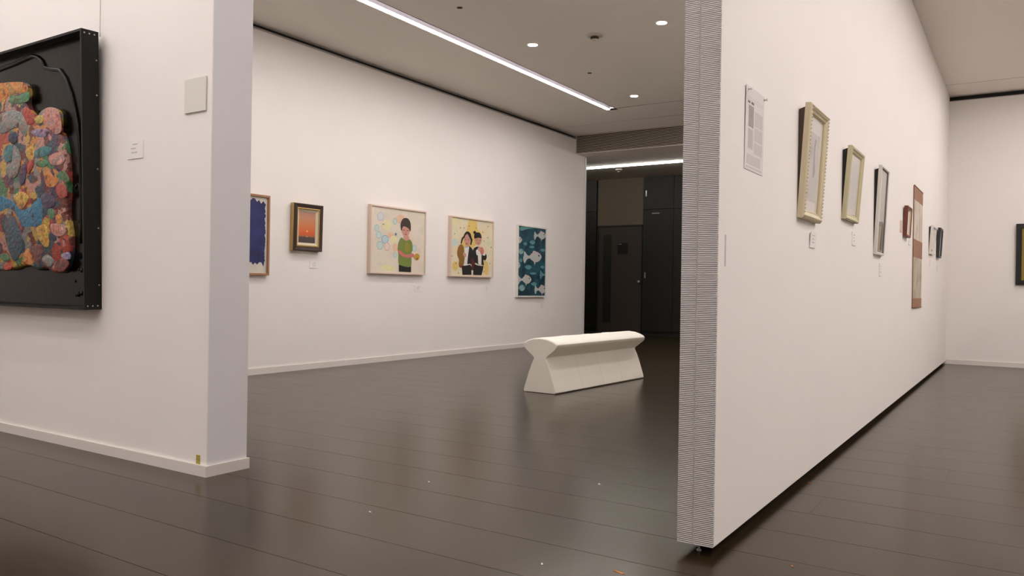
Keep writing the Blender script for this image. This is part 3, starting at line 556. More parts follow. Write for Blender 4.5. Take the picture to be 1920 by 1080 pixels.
FISH = [
    ('mid_teal',1,[(0.394,0.782),(0.439,0.81),(0.496,0.823),(0.561,0.816),(0.606,0.791),(0.565,0.762),(0.502,0.75),(0.443,0.761)]),
    ('teal_fish',1,[(0.4,0.78),(0.445,0.803),(0.497,0.813),(0.556,0.809),(0.6,0.789),(0.562,0.763),(0.502,0.752),(0.448,0.763)]),
    ('mid_teal',1,[(0.164,0.75),(0.197,0.771),(0.238,0.782),(0.284,0.776),(0.316,0.756),(0.287,0.734),(0.242,0.725),(0.199,0.733)]),
    ('teal_fish',1,[(0.168,0.748),(0.201,0.766),(0.238,0.774),(0.281,0.771),(0.312,0.755),(0.285,0.735),(0.242,0.727),(0.203,0.735)]),
    ('mid_teal',1,[(0.237,0.415),(0.29,0.443),(0.358,0.455),(0.434,0.447),(0.486,0.421),(0.438,0.392),(0.363,0.381),(0.294,0.393)]),
    ('teal_fish',1,[(0.243,0.413),(0.297,0.435),(0.359,0.445),(0.428,0.441),(0.48,0.419),(0.434,0.394),(0.363,0.383),(0.3,0.395)]),
    ('mid_teal',1,[(0.795,0.682),(0.837,0.702),(0.89,0.711),(0.95,0.706),(0.992,0.689),(0.954,0.668),(0.895,0.66),(0.84,0.667)]),
    ('teal_fish',1,[(0.8,0.68),(0.842,0.697),(0.891,0.704),(0.946,0.702),(0.987,0.688),(0.951,0.669),(0.895,0.661),(0.845,0.668)]),
    ('mid_teal',1,[(0.011,0.507),(0.041,0.53),(0.078,0.541),(0.121,0.533),(0.151,0.511),(0.124,0.486),(0.083,0.477),(0.043,0.487)]),
    ('teal_fish',1,[(0.014,0.505),(0.044,0.524),(0.079,0.532),(0.118,0.528),(0.147,0.509),(0.122,0.488),(0.082,0.479),(0.047,0.489)]),
    ('mid_teal',1,[(0.377,0.713),(0.421,0.729),(0.475,0.737),(0.536,0.734),(0.578,0.721),(0.538,0.704),(0.479,0.696),(0.423,0.701)]),
    ('teal_fish',1,[(0.382,0.712),(0.426,0.725),(0.476,0.732),(0.531,0.73),(0.573,0.719),(0.535,0.704),(0.478,0.697),(0.428,0.703)]),
    ('mid_teal',1,[(0.463,0.174),(0.512,0.196),(0.574,0.206),(0.643,0.198),(0.691,0.177),(0.647,0.153),(0.579,0.144),(0.516,0.155)]),
    ('teal_fish',1,[(0.469,0.172),(0.519,0.19),(0.575,0.198),(0.638,0.193),(0.686,0.175),(0.644,0.154),(0.579,0.146),(0.521,0.156)]),
    ('mid_teal',1,[(0.409,0.326),(0.465,0.34),(0.534,0.347),(0.611,0.344),(0.664,0.331),(0.614,0.316),(0.537,0.31),(0.467,0.315)]),
    ('teal_fish',1,[(0.416,0.325),(0.472,0.337),(0.535,0.342),(0.605,0.34),(0.658,0.33),(0.61,0.317),(0.537,0.311),(0.473,0.316)]),
    ('mid_teal',1,[(0.805,0.429),(0.84,0.448),(0.884,0.457),(0.934,0.451),(0.969,0.433),(0.938,0.412),(0.889,0.405),(0.843,0.413)]),
    ('teal_fish',1,[(0.81,0.427),(0.845,0.443),(0.885,0.45),(0.93,0.446),(0.965,0.431),(0.935,0.414),(0.889,0.406),(0.847,0.414)]),
    ('green_teal',1,[(0.049,0.975),(0.128,0.996),(0.455,0.998),(0.566,0.992),(0.319,0.972),(0.079,0.932)]),
    ('teal_fish',1,[(0.0,0.634),(0.027,0.666),(0.082,0.681),(0.145,0.671),(0.188,0.641),(0.149,0.607),(0.088,0.595),(0.031,0.608)]),
    ('pale_teal',1,[(0.0,0.631),(0.033,0.657),(0.083,0.669),(0.14,0.663),(0.183,0.639),(0.146,0.609),(0.088,0.597),(0.036,0.61)]),
    ('deep_teal',1,[(0.152,0.649),(0.149,0.644),(0.141,0.642),(0.133,0.644),(0.13,0.649),(0.133,0.654),(0.14,0.656),(0.149,0.654)]),
    ('teal_fish',1,[(0.025,0.113),(0.074,0.148),(0.136,0.163),(0.206,0.15),(0.255,0.115),(0.211,0.078),(0.143,0.065),(0.079,0.082)]),
    ('pale_teal',1,[(0.031,0.109),(0.081,0.138),(0.137,0.149),(0.201,0.142),(0.25,0.113),(0.208,0.08),(0.143,0.068),(0.084,0.084)]),
    ('deep_teal',1,[(0.215,0.126),(0.212,0.12),(0.203,0.118),(0.194,0.12),(0.19,0.125),(0.193,0.131),(0.202,0.133),(0.211,0.131)]),
    ('teal_fish',1,[(0.997,0.328),(0.903,0.336),(0.814,0.379),(0.801,0.334),(0.787,0.301),(0.826,0.244),(0.898,0.294),(0.999,0.307)]),
    ('teal_fish',1,[(1.0,0.374),(1.0,0.39),(1.0,0.377),(1.0,0.363)]),
    ('teal_fish',0,[(1.0,0.272),(1.0,0.23),(1.0,0.267)]),
    ('mid_teal',1,[(0.947,0.318),(1.0,0.362),(1.0,0.382),(1.0,0.367),(1.0,0.325),(1.0,0.278),(1.0,0.261),(1.0,0.281)]),
    ('teal_fish',1,[(0.956,0.314),(1.0,0.35),(1.0,0.365),(1.0,0.357),(1.0,0.322),(1.0,0.281),(1.0,0.265),(1.0,0.284)]),
    ('silver_fish',1,[(0.453,0.581),(0.327,0.589),(0.211,0.644),(0.193,0.585),(0.173,0.541),(0.223,0.469),(0.32,0.534),(0.455,0.554)]),
    ('silver_fish',1,[(0.506,0.642),(0.561,0.664),(0.656,0.647),(0.587,0.629)]),
    ('silver_fish',0,[(0.551,0.509),(0.59,0.454),(0.633,0.503)]),
    ('rose_fish',1,[(0.386,0.567),(0.484,0.625),(0.609,0.653),(0.75,0.636),(0.85,0.582),(0.761,0.519),(0.622,0.495),(0.492,0.519)]),
    ('silver_fish',1,[(0.397,0.561),(0.497,0.61),(0.61,0.631),(0.74,0.622),(0.838,0.577),(0.753,0.523),(0.621,0.5),(0.503,0.524)]),
    ('deep_teal',1,[(0.768,0.597),(0.761,0.587),(0.743,0.583),(0.725,0.586),(0.716,0.595),(0.723,0.604),(0.741,0.609),(0.76,0.605)]),
    ('silver_fish',1,[(0.735,0.906),(0.651,0.91),(0.571,0.95),(0.56,0.906),(0.547,0.874),(0.582,0.821),(0.646,0.87),(0.737,0.886)]),
    ('silver_fish',1,[(0.77,0.951),(0.807,0.967),(0.87,0.955),(0.825,0.942)]),
    ('silver_fish',0,[(0.802,0.854),(0.829,0.814),(0.856,0.85)]),
    ('rose_fish',1,[(0.69,0.895),(0.756,0.938),(0.839,0.96),(0.933,0.948),(1.0,0.909),(0.941,0.863),(0.849,0.844),(0.762,0.861)]),
    ('silver_fish',1,[(0.698,0.891),(0.764,0.927),(0.84,0.943),(0.926,0.938),(0.992,0.906),(0.936,0.865),(0.849,0.848),(0.77,0.864)]),
    ('deep_teal',1,[(0.945,0.919),(0.941,0.913),(0.929,0.909),(0.917,0.911),(0.911,0.918),(0.916,0.925),(0.927,0.928),(0.94,0.926)]),
    ('silver_fish',1,[(0.184,0.244),(0.091,0.252),(0.004,0.297),(0.0,0.251),(0.0,0.216),(0.013,0.157),(0.085,0.208),(0.186,0.222)]),
    ('silver_fish',1,[(0.224,0.292),(0.265,0.308),(0.335,0.294),(0.284,0.28)]),
    ('silver_fish',0,[(0.257,0.185),(0.286,0.141),(0.317,0.18)]),
    ('rose_fish',1,[(0.134,0.234),(0.208,0.279),(0.3,0.3),(0.405,0.284),(0.478,0.239),(0.412,0.19),(0.309,0.173),(0.213,0.194)]),
    ('silver_fish',1,[(0.143,0.229),(0.217,0.267),(0.301,0.282),(0.397,0.273),(0.469,0.236),(0.406,0.194),(0.309,0.177),(0.222,0.198)]),
    ('deep_teal',1,[(0.418,0.252),(0.413,0.245),(0.399,0.242),(0.386,0.245),(0.38,0.252),(0.385,0.259),(0.398,0.262),(0.412,0.259)]),
    ('silver_fish',1,[(0.78,0.105),(0.697,0.113),(0.618,0.157),(0.607,0.112),(0.595,0.08),(0.629,0.023),(0.693,0.071),(0.782,0.084)]),
    ('silver_fish',1,[(0.814,0.15),(0.851,0.166),(0.913,0.152),(0.868,0.139)]),
    ('silver_fish',0,[(0.846,0.048),(0.873,0.006),(0.9,0.042)]),
    ('rose_fish',1,[(0.736,0.096),(0.8,0.138),(0.882,0.157),(0.976,0.141),(1.0,0.098),(0.984,0.052),(0.893,0.036),(0.807,0.057)]),
    ('silver_fish',1,[(0.744,0.091),(0.809,0.126),(0.884,0.14),(0.969,0.131),(1.0,0.095),(0.979,0.055),(0.893,0.04),(0.815,0.06)]),
    ('deep_teal',1,[(0.988,0.111),(0.983,0.104),(0.972,0.101),(0.959,0.104),(0.954,0.111),(0.958,0.118),(0.97,0.121),(0.982,0.118)]),
    ('rose_fish',1,[(0.0,0.794),(0.0,0.832),(0.0,0.851),(0.065,0.84),(0.117,0.805),(0.07,0.764),(0.0,0.748),(0.0,0.763)]),
    ('silver_fish',1,[(0.0,0.791),(0.0,0.823),(0.0,0.836),(0.06,0.831),(0.111,0.802),(0.067,0.766),(0.0,0.751),(0.0,0.766)]),
    ('deep_teal',1,[(0.074,0.814),(0.071,0.808),(0.062,0.806),(0.052,0.808),(0.047,0.813),(0.051,0.819),(0.06,0.822),(0.07,0.82)]),
    ('rose_fish',1,[(0.0,0.436),(0.0,0.469),(0.0,0.484),(0.037,0.472),(0.072,0.44),(0.041,0.405),(0.0,0.393),(0.0,0.408)]),
    ('silver_fish',1,[(0.0,0.433),(0.0,0.46),(0.0,0.471),(0.034,0.464),(0.068,0.438),(0.039,0.407),(0.0,0.395),(0.0,0.41)]),
    ('deep_teal',1,[(0.043,0.45),(0.041,0.444),(0.035,0.442),(0.029,0.444),(0.026,0.449),(0.028,0.454),(0.034,0.457),(0.041,0.455)]),
]

RELIEF_EDGE = [(-0.24,1.205),(-0.045,1.198),(0.08,1.176),(0.118,1.129),(0.108,1.068),(0.146,1.017),(0.207,0.99),(0.25,1.013),(0.323,1.025),(0.394,1.002),(0.418,0.965),(0.417,0.898),(0.454,0.865),(0.485,0.773),(0.496,0.654),(0.493,0.565),(0.485,0.476),(0.51,0.372),(0.507,0.283),(0.473,0.209),(0.418,0.179),(0.346,0.182),(0.273,0.202),(0.2,0.191),(0.108,0.217),(0.016,0.21),(-0.095,0.194),(-0.209,0.19)]

RIDGE = [(0.132,1.316),(0.184,1.301),(0.223,1.277),(0.253,1.237),(0.312,1.222),(0.398,1.206),(0.455,1.153),(0.505,1.07),(0.537,0.985),(0.558,0.916)]

CLAY_PATCHES = [
    ('clay_orange',[(-0.207,1.199),(-0.064,1.195),(0.086,1.178),(0.131,1.151),(0.121,1.121),(0.008,1.129),(-0.085,1.119),(-0.155,1.098),(-0.204,1.115)]),
    ('clay_green',[(0.059,1.114),(0.141,1.124),(0.145,1.075),(0.078,1.072),(-0.002,1.075),(-0.072,1.094),(-0.026,1.112)]),
    ('clay_grey',[(-0.201,1.008),(-0.13,1.042),(0.01,1.039),(0.103,0.989),(0.127,0.918),(0.094,0.893),(0.025,0.945),(-0.056,0.941),(-0.126,0.93),(-0.199,0.949)]),
    ('clay_pink',[(0.288,1.009),(0.351,1.019),(0.414,1.001),(0.446,0.965),(0.458,0.893),(0.407,0.876),(0.333,0.916),(0.279,0.954)]),
    ('clay_red',[(0.078,1.043),(0.146,1.03),(0.202,0.99),(0.192,0.952),(0.126,0.952),(0.08,0.991)]),
    ('clay_yellow',[(0.202,0.984),(0.278,0.985),(0.289,0.953),(0.225,0.943)]),
    ('clay_lilac',[(0.16,0.909),(0.237,0.922),(0.333,0.907),(0.323,0.878),(0.238,0.877)]),
    ('clay_teal',[(0.202,0.81),(0.261,0.826),(0.357,0.814),(0.337,0.782),(0.241,0.77),(0.197,0.785)]),
    ('clay_teal',[(-0.124,0.842),(-0.066,0.866),(-0.03,0.846),(-0.04,0.783),(-0.11,0.776)]),
    ('clay_yellow',[(0.112,0.845),(0.173,0.846),(0.191,0.794),(0.154,0.765),(0.111,0.789)]),
    ('clay_navy',[(-0.067,0.919),(0.002,0.927),(0.026,0.887),(-0.019,0.862),(-0.072,0.884)]),
    ('clay_grey',[(-0.019,0.856),(0.04,0.817),(0.053,0.759),(0.009,0.692),(-0.072,0.686),(-0.098,0.758),(-0.039,0.771)]),
    ('clay_orange',[(0.275,0.715),(0.318,0.712),(0.393,0.652),(0.394,0.619),(0.309,0.623)]),
    ('clay_green',[(0.403,0.668),(0.464,0.691),(0.515,0.66),(0.516,0.628),(0.444,0.649)]),
    ('clay_purple',[(0.065,0.746),(0.11,0.743),(0.101,0.675),(0.056,0.638),(0.032,0.679)]),
    ('clay_pink',[(0.337,0.771),(0.43,0.786),(0.482,0.76),(0.473,0.728),(0.411,0.722),(0.349,0.732)]),
    ('clay_green',[(0.209,0.753),(0.284,0.759),(0.327,0.739),(0.285,0.719),(0.22,0.73)]),
    ('clay_red',[(0.137,0.758),(0.187,0.766),(0.177,0.727),(0.133,0.696),(0.116,0.731)]),
    ('clay_blue',[(-0.188,0.595),(-0.089,0.576),(-0.019,0.549),(0.05,0.509),(0.142,0.525),(0.251,0.567),(0.255,0.428),(0.145,0.421),(0.052,0.425),(-0.004,0.487),(-0.088,0.528),(-0.186,0.511)]),
    ('clay_slate',[(-0.127,0.457),(-0.031,0.481),(0.026,0.418),(0.056,0.308),(-0.024,0.241),(-0.08,0.283),(-0.125,0.366)]),
    ('clay_yellow',[(0.204,0.413),(0.287,0.427),(0.313,0.39),(0.322,0.318),(0.277,0.315),(0.225,0.359)]),
    ('clay_green',[(0.316,0.495),(0.353,0.51),(0.385,0.479),(0.355,0.448),(0.324,0.462)]),
    ('clay_orange',[(0.392,0.466),(0.434,0.474),(0.46,0.438),(0.411,0.423)]),
    ('clay_purple',[(0.257,0.577),(0.333,0.586),(0.396,0.537),(0.347,0.507),(0.272,0.523)]),
    ('clay_navy',[(0.32,0.377),(0.376,0.382),(0.401,0.349),(0.352,0.337)]),
    ('clay_grey',[(0.254,0.253),(0.31,0.272),(0.367,0.245),(0.343,0.213),(0.28,0.219)]),
    ('clay_maroon',[(0.392,0.239),(0.465,0.251),(0.513,0.225),(0.455,0.184),(0.381,0.2)]),
    ('clay_maroon',[(0.122,0.307),(0.226,0.326),(0.265,0.292),(0.216,0.22),(0.163,0.253)]),
    ('clay_red',[(0.406,0.621),(0.478,0.623),(0.504,0.564),(0.444,0.554),(0.407,0.582)]),
    ('clay_yellow',[(-0.02,0.59),(0.06,0.607),(0.128,0.57),(0.063,0.518),(-0.006,0.555)]),
    ('clay_orange',[(0.077,0.288),(0.122,0.307),(0.176,0.253),(0.138,0.22),(0.071,0.24)]),
    ('clay_red',[(-0.148,0.221),(-0.079,0.231),(-0.064,0.2),(-0.133,0.193)]),
    ('clay_green',[(-0.179,0.277),(-0.108,0.283),(-0.079,0.248),(-0.149,0.241)]),
    ('clay_lilac',[(0.44,0.271),(0.512,0.283),(0.525,0.251),(0.465,0.245)]),
    ('clay_pink',[(0.35,0.428),(0.472,0.418),(0.497,0.379),(0.413,0.362),(0.351,0.389)]),
]

# ================================================================== the setting
# ------------------------------------------------------------------ floor: slab and boards
floor = struct(box('floor', -3.5, 14.1, -3.5, 9.6, -0.10, -0.012, 'floorboard'), 'dark glossy brown board floor')
BOARD_W, BOARD_L, GAP = 0.298, 3.3, 0.0022
board_mesh = {}
for k in range(-21, 39):
    x0 = 2.59 + BOARD_W * k
    if x0 + BOARD_W > 14.05:
        break
    y = -3.45 - (k * 1.23) % BOARD_L
    y_end = 7.6 if x0 < 11.2 else 9.5
    while y < y_end:
        ya, yb = max(y, -3.45), min(y + BOARD_L, y_end)
        y += BOARD_L
        if yb - ya < 0.05:
            continue
        key = round(yb - ya, 3)
        if key not in board_mesh:
            me = bpy.data.meshes.new('floor_board')
            me.from_pydata(box_data(GAP / 2, BOARD_W - GAP / 2, GAP / 10, key - GAP / 10, 0, 0.012), [], CUBE_F)
            me.materials.append(MATS['floorboard'])
            board_mesh[key] = me
        o = bpy.data.objects.new('floor_board', board_mesh[key])
        col.objects.link(o)
        o.parent = floor
        o.location = (x0, ya, -0.012)

# ------------------------------------------------------------------ ceiling with light channels and joints
holes = [
    (3.30, 9.72, 4.650, 4.795),       # light channel of the room behind
    (1.30, 9.70, -0.79, -0.65),       # light channel along the partition, near side
    (1.35, 1.48, 0.60, 7.30),         # two light channels along the left wall
    (0.66, 0.79, 0.60, 7.30),
    (3.30, 9.72, 2.190, 2.330),       # second channel of the room behind
    (1.30, 9.70, -2.30, -2.17),       # recess for the added fill strip at the side wall
    (-2.20, -2.07, -2.0, 7.30),       # recess for the added fill strip behind the viewer
    (9.650, 9.666, 2.330, 4.650),     # joint at the end of the channel
    (10.430, 10.440, -3.5, 6.02),     # joint close to the end wall
]
xs = sorted({-3.5, GRILLE_X} | {h[0] for h in holes} | {h[1] for h in holes})
ys = sorted({-3.5, 7.65} | {h[2] for h in holes} | {h[3] for h in holes})
v, f = [], []
for i in range(len(xs) - 1):
    for j in range(len(ys) - 1):
        cx, cy = (xs[i] + xs[i + 1]) / 2, (ys[j] + ys[j + 1]) / 2
        if any(h[0] < cx < h[1] and h[2] < cy < h[3] for h in holes):
            continue
        n = len(v)
        v += box_data(xs[i], xs[i + 1], ys[j], ys[j + 1], CEIL, CEIL + 0.02)
        f += [tuple(q + n for q in face) for face in CUBE_F]
ceiling = struct(mesh('ceiling', v, f, 'ceiling_paint'), 'flat off-white ceiling with recessed light channels')

def channel(x0, x1, y0, y1, depth, material):
    t, z0, z1 = 0.004, CEIL + 0.0005, CEIL + depth
    return boxes('ceiling_channel', [(x0 - t, x1 + t, y0 - t, y1 + t, z1, z1 + t), (x0 - t, x0, y0, y1, z0, z1), (x1, x1 + t, y0, y1, z0, z1),
                                     (x0, x1, y0 - t, y0, z0, z1), (x0, x1, y1, y1 + t, z0, z1)], material, ceiling)
for h in holes[:7]:
    channel(*h, 0.07, 'channel_grey')
boxes('channel_edge', [(3.30, 9.72, 4.643, 4.650, CEIL - 0.0015, CEIL + 0.0005), (9.72, 9.727, 4.643, 4.795, CEIL - 0.0015, CEIL + 0.0005)], 'gap_dark', ceiling)
for h in holes[7:]:
    channel(*h, 0.03, 'gap_dark')

# ------------------------------------------------------------------ walls
wall_left = struct(box('wall_left', LEFT_X0, LEFT_X1, LEFT_END, 7.6, 0, CEIL, 'wall_paint', bevel=0.003), 'white wall on the left carrying the black box picture')
end_plate = box('end_face', LEFT_X0 + 0.003, LEFT_X1 - 0.003, LEFT_END - 0.0015, LEFT_END + 0.004, 0.0, CEIL, 'end_shade_paint', wall_left)
wall_back = struct(box('wall_back', LEFT_X1, BACK_END - 0.065, BACK_Y, BACK_Y + 0.15, 0, 3.203, 'wall_paint'), 'long white wall of the room behind with five pictures')
box('shadow_gap', LEFT_X1, GRILLE_X, BACK_Y + 0.045, BACK_Y + 0.15, 3.203, CEIL, 'recess_black', wall_back)
box('hanging_rail', LEFT_X1, GRILLE_X, BACK_Y + 0.002, BACK_Y + 0.02, 3.203, 3.213, 'aluminium', wall_back)
box('hanging_rail', LEFT_X1, GRILLE_X, BACK_Y + 0.028, BACK_Y + 0.045, 3.225, 3.233, 'aluminium', wall_back)
wall_right = struct(box('wall_right', RIGHT_X, RIGHT_X + 0.15, -3.5, PART_Y1, 0, 3.195, 'wall_paint'), 'white end wall at the far right')
box('shadow_gap', RIGHT_X + 0.05, RIGHT_X + 0.15, -3.5, PART_Y0, 3.195, CEIL, 'recess_black', wall_right)
box('hanging_rail', RIGHT_X + 0.002, RIGHT_X + 0.02, -3.5, PART_Y0, 3.195, 3.205, 'aluminium', wall_right)
# walls of the near room behind the camera
struct(box('wall_front', -3.5, -3.4, -3.5, 7.6, 0, CEIL, 'wall_paint'), 'white wall behind the viewer')
struct(box('wall_side', -3.4, RIGHT_X, -3.5, -3.4, 0, CEIL, 'wall_paint'), 'white wall to the right of the viewer')
struct(box('wall_end', -3.4, LEFT_X0, 7.5, 7.6, 0, CEIL, 'wall_paint'), 'white wall at the far left end')

# the hanging partition
part = struct(box('wall_partition', PART_X0 + 0.006, RIGHT_X, PART_Y0, PART_Y1, PART_Z0, CEIL, 'wall_paint', bevel=0.0025), 'white movable partition hanging just clear of the floor')
mid = PART_Y0 + 0.068
box('edge_strip', PART_X0, PART_X0 + 0.007, PART_Y0 + 0.0015, mid - 0.003, PART_Z0, CEIL, 'ribbed_vinyl', part)
box('edge_strip', PART_X0, PART_X0 + 0.007, mid + 0.003, PART_Y1 - 0.0015, PART_Z0, CEIL, 'ribbed_vinyl', part)
box('edge_joint', PART_X0 + 0.0015, PART_X0 + 0.007, mid - 0.003, mid + 0.003, PART_Z0, CEIL, 'joint_grey', part)
box('bottom_seal', PART_X0 + 0.09, RIGHT_X, PART_Y0 + 0.035, PART_Y1 - 0.035, 0.003, PART_Z0, 'recess_black', part)
box('underside', PART_X0 + 0.01, RIGHT_X, PART_Y0 + 0.004, PART_Y1 - 0.004, PART_Z0 - 0.002, PART_Z0 + 0.001, 'recess_black', part)
lathe('levelling_foot', [(0.008, 0), (0.008, 0.003), (0.004, 0.005), (0.004, PART_Z0)], 'aluminium', part, 16, (PART_X0 + 0.05, mid - 0.004, 0))
for x in (6.6, 10.6):
    lathe('levelling_foot', [(0.008, 0), (0.008, 0.003), (0.004, 0.005), (0.004, PART_Z0)], 'aluminium', part, 16, (x, mid, 0))
boxes('latch_slot', [(2.541, 2.5425, PART_Y0 - 0.0012, PART_Y0 + 0.001, 0.93, 1.03), (2.550, 2.5515, PART_Y0 - 0.0012, PART_Y0 + 0.001, 0.93, 1.03),
                     (2.541, 2.5515, PART_Y0 - 0.0012, PART_Y0 + 0.001, 0.9285, 0.93), (2.541, 2.5515, PART_Y0 - 0.0012, PART_Y0 + 0.001, 1.03, 1.0315)], 'channel_grey', part)

# skirting boards
struct(boxes('baseboard_left', [(LEFT_X0 - 0.012, LEFT_X0, LEFT_END - 0.012, 7.5, 0, 0.048), (LEFT_X0, LEFT_X1 + 0.006, LEFT_END - 0.012, LEFT_END, 0, 0.048)], 'skirting_paint'), 'low white skirting on the left wall')
struct(box('baseboard_back', LEFT_X1, BACK_END - 0.065, BACK_Y - 0.012, BACK_Y, 0, 0.058, 'skirting_paint'), 'low white skirting under the five pictures')
struct(box('baseboard_right', RIGHT_X - 0.012, RIGHT_X, -3.4, PART_Y0, 0, 0.055, 'skirting_paint'), 'low white skirting on the end wall')

# ------------------------------------------------------------------ bulkhead, jamb and corridor
mat('bulkhead_paint', srgb(238, 230, 220), 0.85, 0.02, 4)
mat('slat_paint', srgb(196, 186, 170), 0.6, 0.05, 12)
mat('jamb_dark', srgb(60, 52, 48), 0.7, 0.1, 20)
mat('dark_cabinet', srgb(24, 22, 15), 0.55, 0.12, 6)
mat('darker_cabinet', srgb(14, 13, 10), 0.5, 0.12, 6)
mat('taupe_panel', srgb(98, 86, 70), 0.7, 0.10, 5, stretch=(3, 3, 0.4))
mat('brown_door', srgb(52, 44, 36), 0.6, 0.08, 5)
mat('steel', srgb(185, 182, 176), 0.35, 0.05, 40, metal=0.7)
struct(box('trim_1', GRILLE_X + 0.03, GRILLE_X + 0.34, PART_Y1, BACK_Y, SOFFIT_Z, CEIL + 0.02, 'bulkhead_paint'), 'plain bulkhead over the opening to the corridor')
grille = thing('air_grille', 'long grey air grille of thin horizontal slats above the corridor opening', 'grille', (GRILLE_X, PART_Y1, SOFFIT_Z))
GL = BACK_Y - PART_Y1
box('backing', 0.02, 0.03, 0, GL, 0.012, CEIL - SOFFIT_Z, 'recess_black', grille)
box('bottom_lip', 0.0, 0.03, 0, GL, 0.0, 0.010, 'bulkhead_paint', grille)
box('end_cap', 0.0, 0.02, GL - 0.006, GL, 0.010, CEIL - SOFFIT_Z, 'slat_paint', grille)
n_slat = 13
pitch = (CEIL - SOFFIT_Z - 0.014) / n_slat
slat_me = None
for k in range(n_slat):
    z = 0.014 + pitch * k + 0.006
    if slat_me is None:
        s = mesh('slat', [(0, 0, 0), (0.018, 0, 0.006), (0.018, 0, 0.010), (0, 0, 0.008), (0, GL - 0.006, 0), (0.018, GL - 0.006, 0.006), (0.018, GL - 0.006, 0.010), (0, GL - 0.006, 0.008)],
                 [(0, 1, 2, 3), (7, 6, 5, 4), (0, 4, 5, 1), (1, 5, 6, 2), (2, 6, 7, 3), (3, 7, 4, 0)], 'slat_paint', grille)
        slat_me = s.data
    else:
        s = bpy.data.objects.new('slat', slat_me); col.objects.link(s); s.parent = grille
    s.location = (0, 0, z)

jx = BACK_END - 0.065
struct(box('trim_2', jx + 0.009, BACK_END, BACK_Y - 0.004, BACK_Y + 0.15, 0, SOFFIT_Z, 'trim_white', bevel=0.002), 'narrow white jamb at the corridor opening')
struct(box('trim_3', jx, jx + 0.009, BACK_Y + 0.008, BACK_Y + 0.15, 0, SOFFIT_Z, 'jamb_dark'), 'dark joint beside the white jamb')
struct(box('ceiling_corridor', GRILLE_X + 0.34, FAR_X, 0.8, 9.6, SOFFIT_Z, SOFFIT_Z + 0.05, 'bulkhead_paint'), 'low corridor ceiling')
struct(box('wall_corridor_right', GRILLE_X + 0.1, FAR_X, 0.8, PART_Y1 - 0.001, 0, SOFFIT_Z, 'brown_door'), 'dark end wall of the corridor')
struct(box('wall_corridor_left', BACK_END, FAR_X, 9.5, 9.6, 0, SOFFIT_Z, 'brown_door'), 'dark wall at the left end of the corridor')
struct(box('wall_far', FAR_X, FAR_X + 0.1, 0.8, 9.6, 0, SOFFIT_Z + 0.05, 'brown_door'), 'dark wall along the far side of the corridor')

# far side of the corridor: panel over a door, and built-in cupboards on both sides
pan = struct(box('trim_4', FAR_X - 0.02, FAR_X, 6.115, 7.07, 2.075, SOFFIT_Z, 'taupe_panel'), 'taupe panel above the corridor door')
door = thing('door_1', 'dark brown corridor door with a small square sign', 'door', (FAR_X, 6.595, 0))
struct(door)
del door['category']
box('door_frame', -0.03, 0, 0.445, 0.475, 0, 2.07, 'dark_cabinet', door)
box('door_frame', -0.03, 0, -0.475, -0.462, 0, 2.07, 'dark_cabinet', door)
box('door_frame', -0.03, 0, -0.475, 0.475, 2.045, 2.07, 'darker_cabinet', door)
leaf = box('door_leaf', -0.02, 0, -0.46, 0.443, 0.006, 2.043, 'brown_door', door)
box('louvre_strip', -0.0225, -0.02, 0.17, 0.345, 0.20, 1.90, 'dark_cabinet', leaf)
boxes('strip_line', [(-0.0235, -0.0225, 0.175, 0.34, 0.24 + 0.055 * i, 0.243 + 0.055 * i) for i in range(30)], 'darker_cabinet', leaf)['kind'] = 'stuff'
box('sign_plate', -0.025, -0.02, -0.175, 0.035, 1.52, 1.735, 'darker_cabinet', leaf)
box('sign_mark', -0.0262, -0.025, -0.045, 0.02, 1.705, 1.716, 'steel', leaf)
lathe('door_knob', [(0.010, 0), (0.010, 0.03), (0.024, 0.035), (0.028, 0.05), (0.02, 0.062), (0.004, 0.066)], 'steel', leaf, 16).matrix_local = Matrix.Translation((-0.02, -0.425, 0.99)) @ Matrix.Rotation(-math.pi / 2, 4, 'Y')

def cupboard(label, ya, yb, material, leaves, first_handle):
    t = thing('built_in_cupboard', label, 'cupboard', (FAR_X - 0.035, (ya + yb) / 2, 0), group='built-in corridor cupboards')
    w = yb - ya
    box('carcass', 0.012, 0.034, -w / 2, w / 2, 0, SOFFIT_Z - 0.002, 'darker_cabinet', t)
    box('plinth', 0.008, 0.012, -w / 2, w / 2, 0, 0.06, 'darker_cabinet', t)
    lw = w / leaves
    for i in range(leaves):
        y1 = w / 2 - lw * i - 0.004
        y0 = w / 2 - lw * (i + 1) + 0.004
        for kind, z0, z1 in (('lower', 0.065, 2.345), ('upper', 2.358, SOFFIT_Z - 0.008)):
            d = box('cupboard_door', -0.006, 0.012, y0, y1, z0, z1, material, t, bevel=0.0015)
            if i == 0 and first_handle:
                hz = 1.06 if kind == 'lower' else 2.60
                boxes('handle', [(-0.024, -0.016, y1 - 0.075, y1 - 0.050, hz, hz + 0.11), (-0.016, -0.006, y1 - 0.072, y1 - 0.053, hz + 0.01, hz + 0.02), (-0.016, -0.006, y1 - 0.072, y1 - 0.053, hz + 0.09, hz + 0.10)], 'steel', d)
                if kind == 'lower':
                    box('label_holder', -0.010, -0.006, y1 - 0.33, y1 - 0.18, 2.27, 2.285, 'steel', d)
    return t
cupboard('black built-in cupboard right of the corridor door with pale handles', 3.66, 6.11, 'dark_cabinet', 4, True)
cupboard('black built-in cupboard left of the corridor door, seen as a sliver by the jamb', 7.085, 8.9, 'darker_cabinet', 3, False)

# ================================================================== lights
emit('strip_glow', STRIP_COLOUR, STRIP_POWER)
emit('corridor_glow', (1.0, 0.955, 0.88), CORRIDOR_POWER)
emit('spot_glow', (1.0, 0.945, 0.92), SPOT_POWER)
mat('housing_white', srgb(214, 210, 214), 0.5, 0.02, 10)

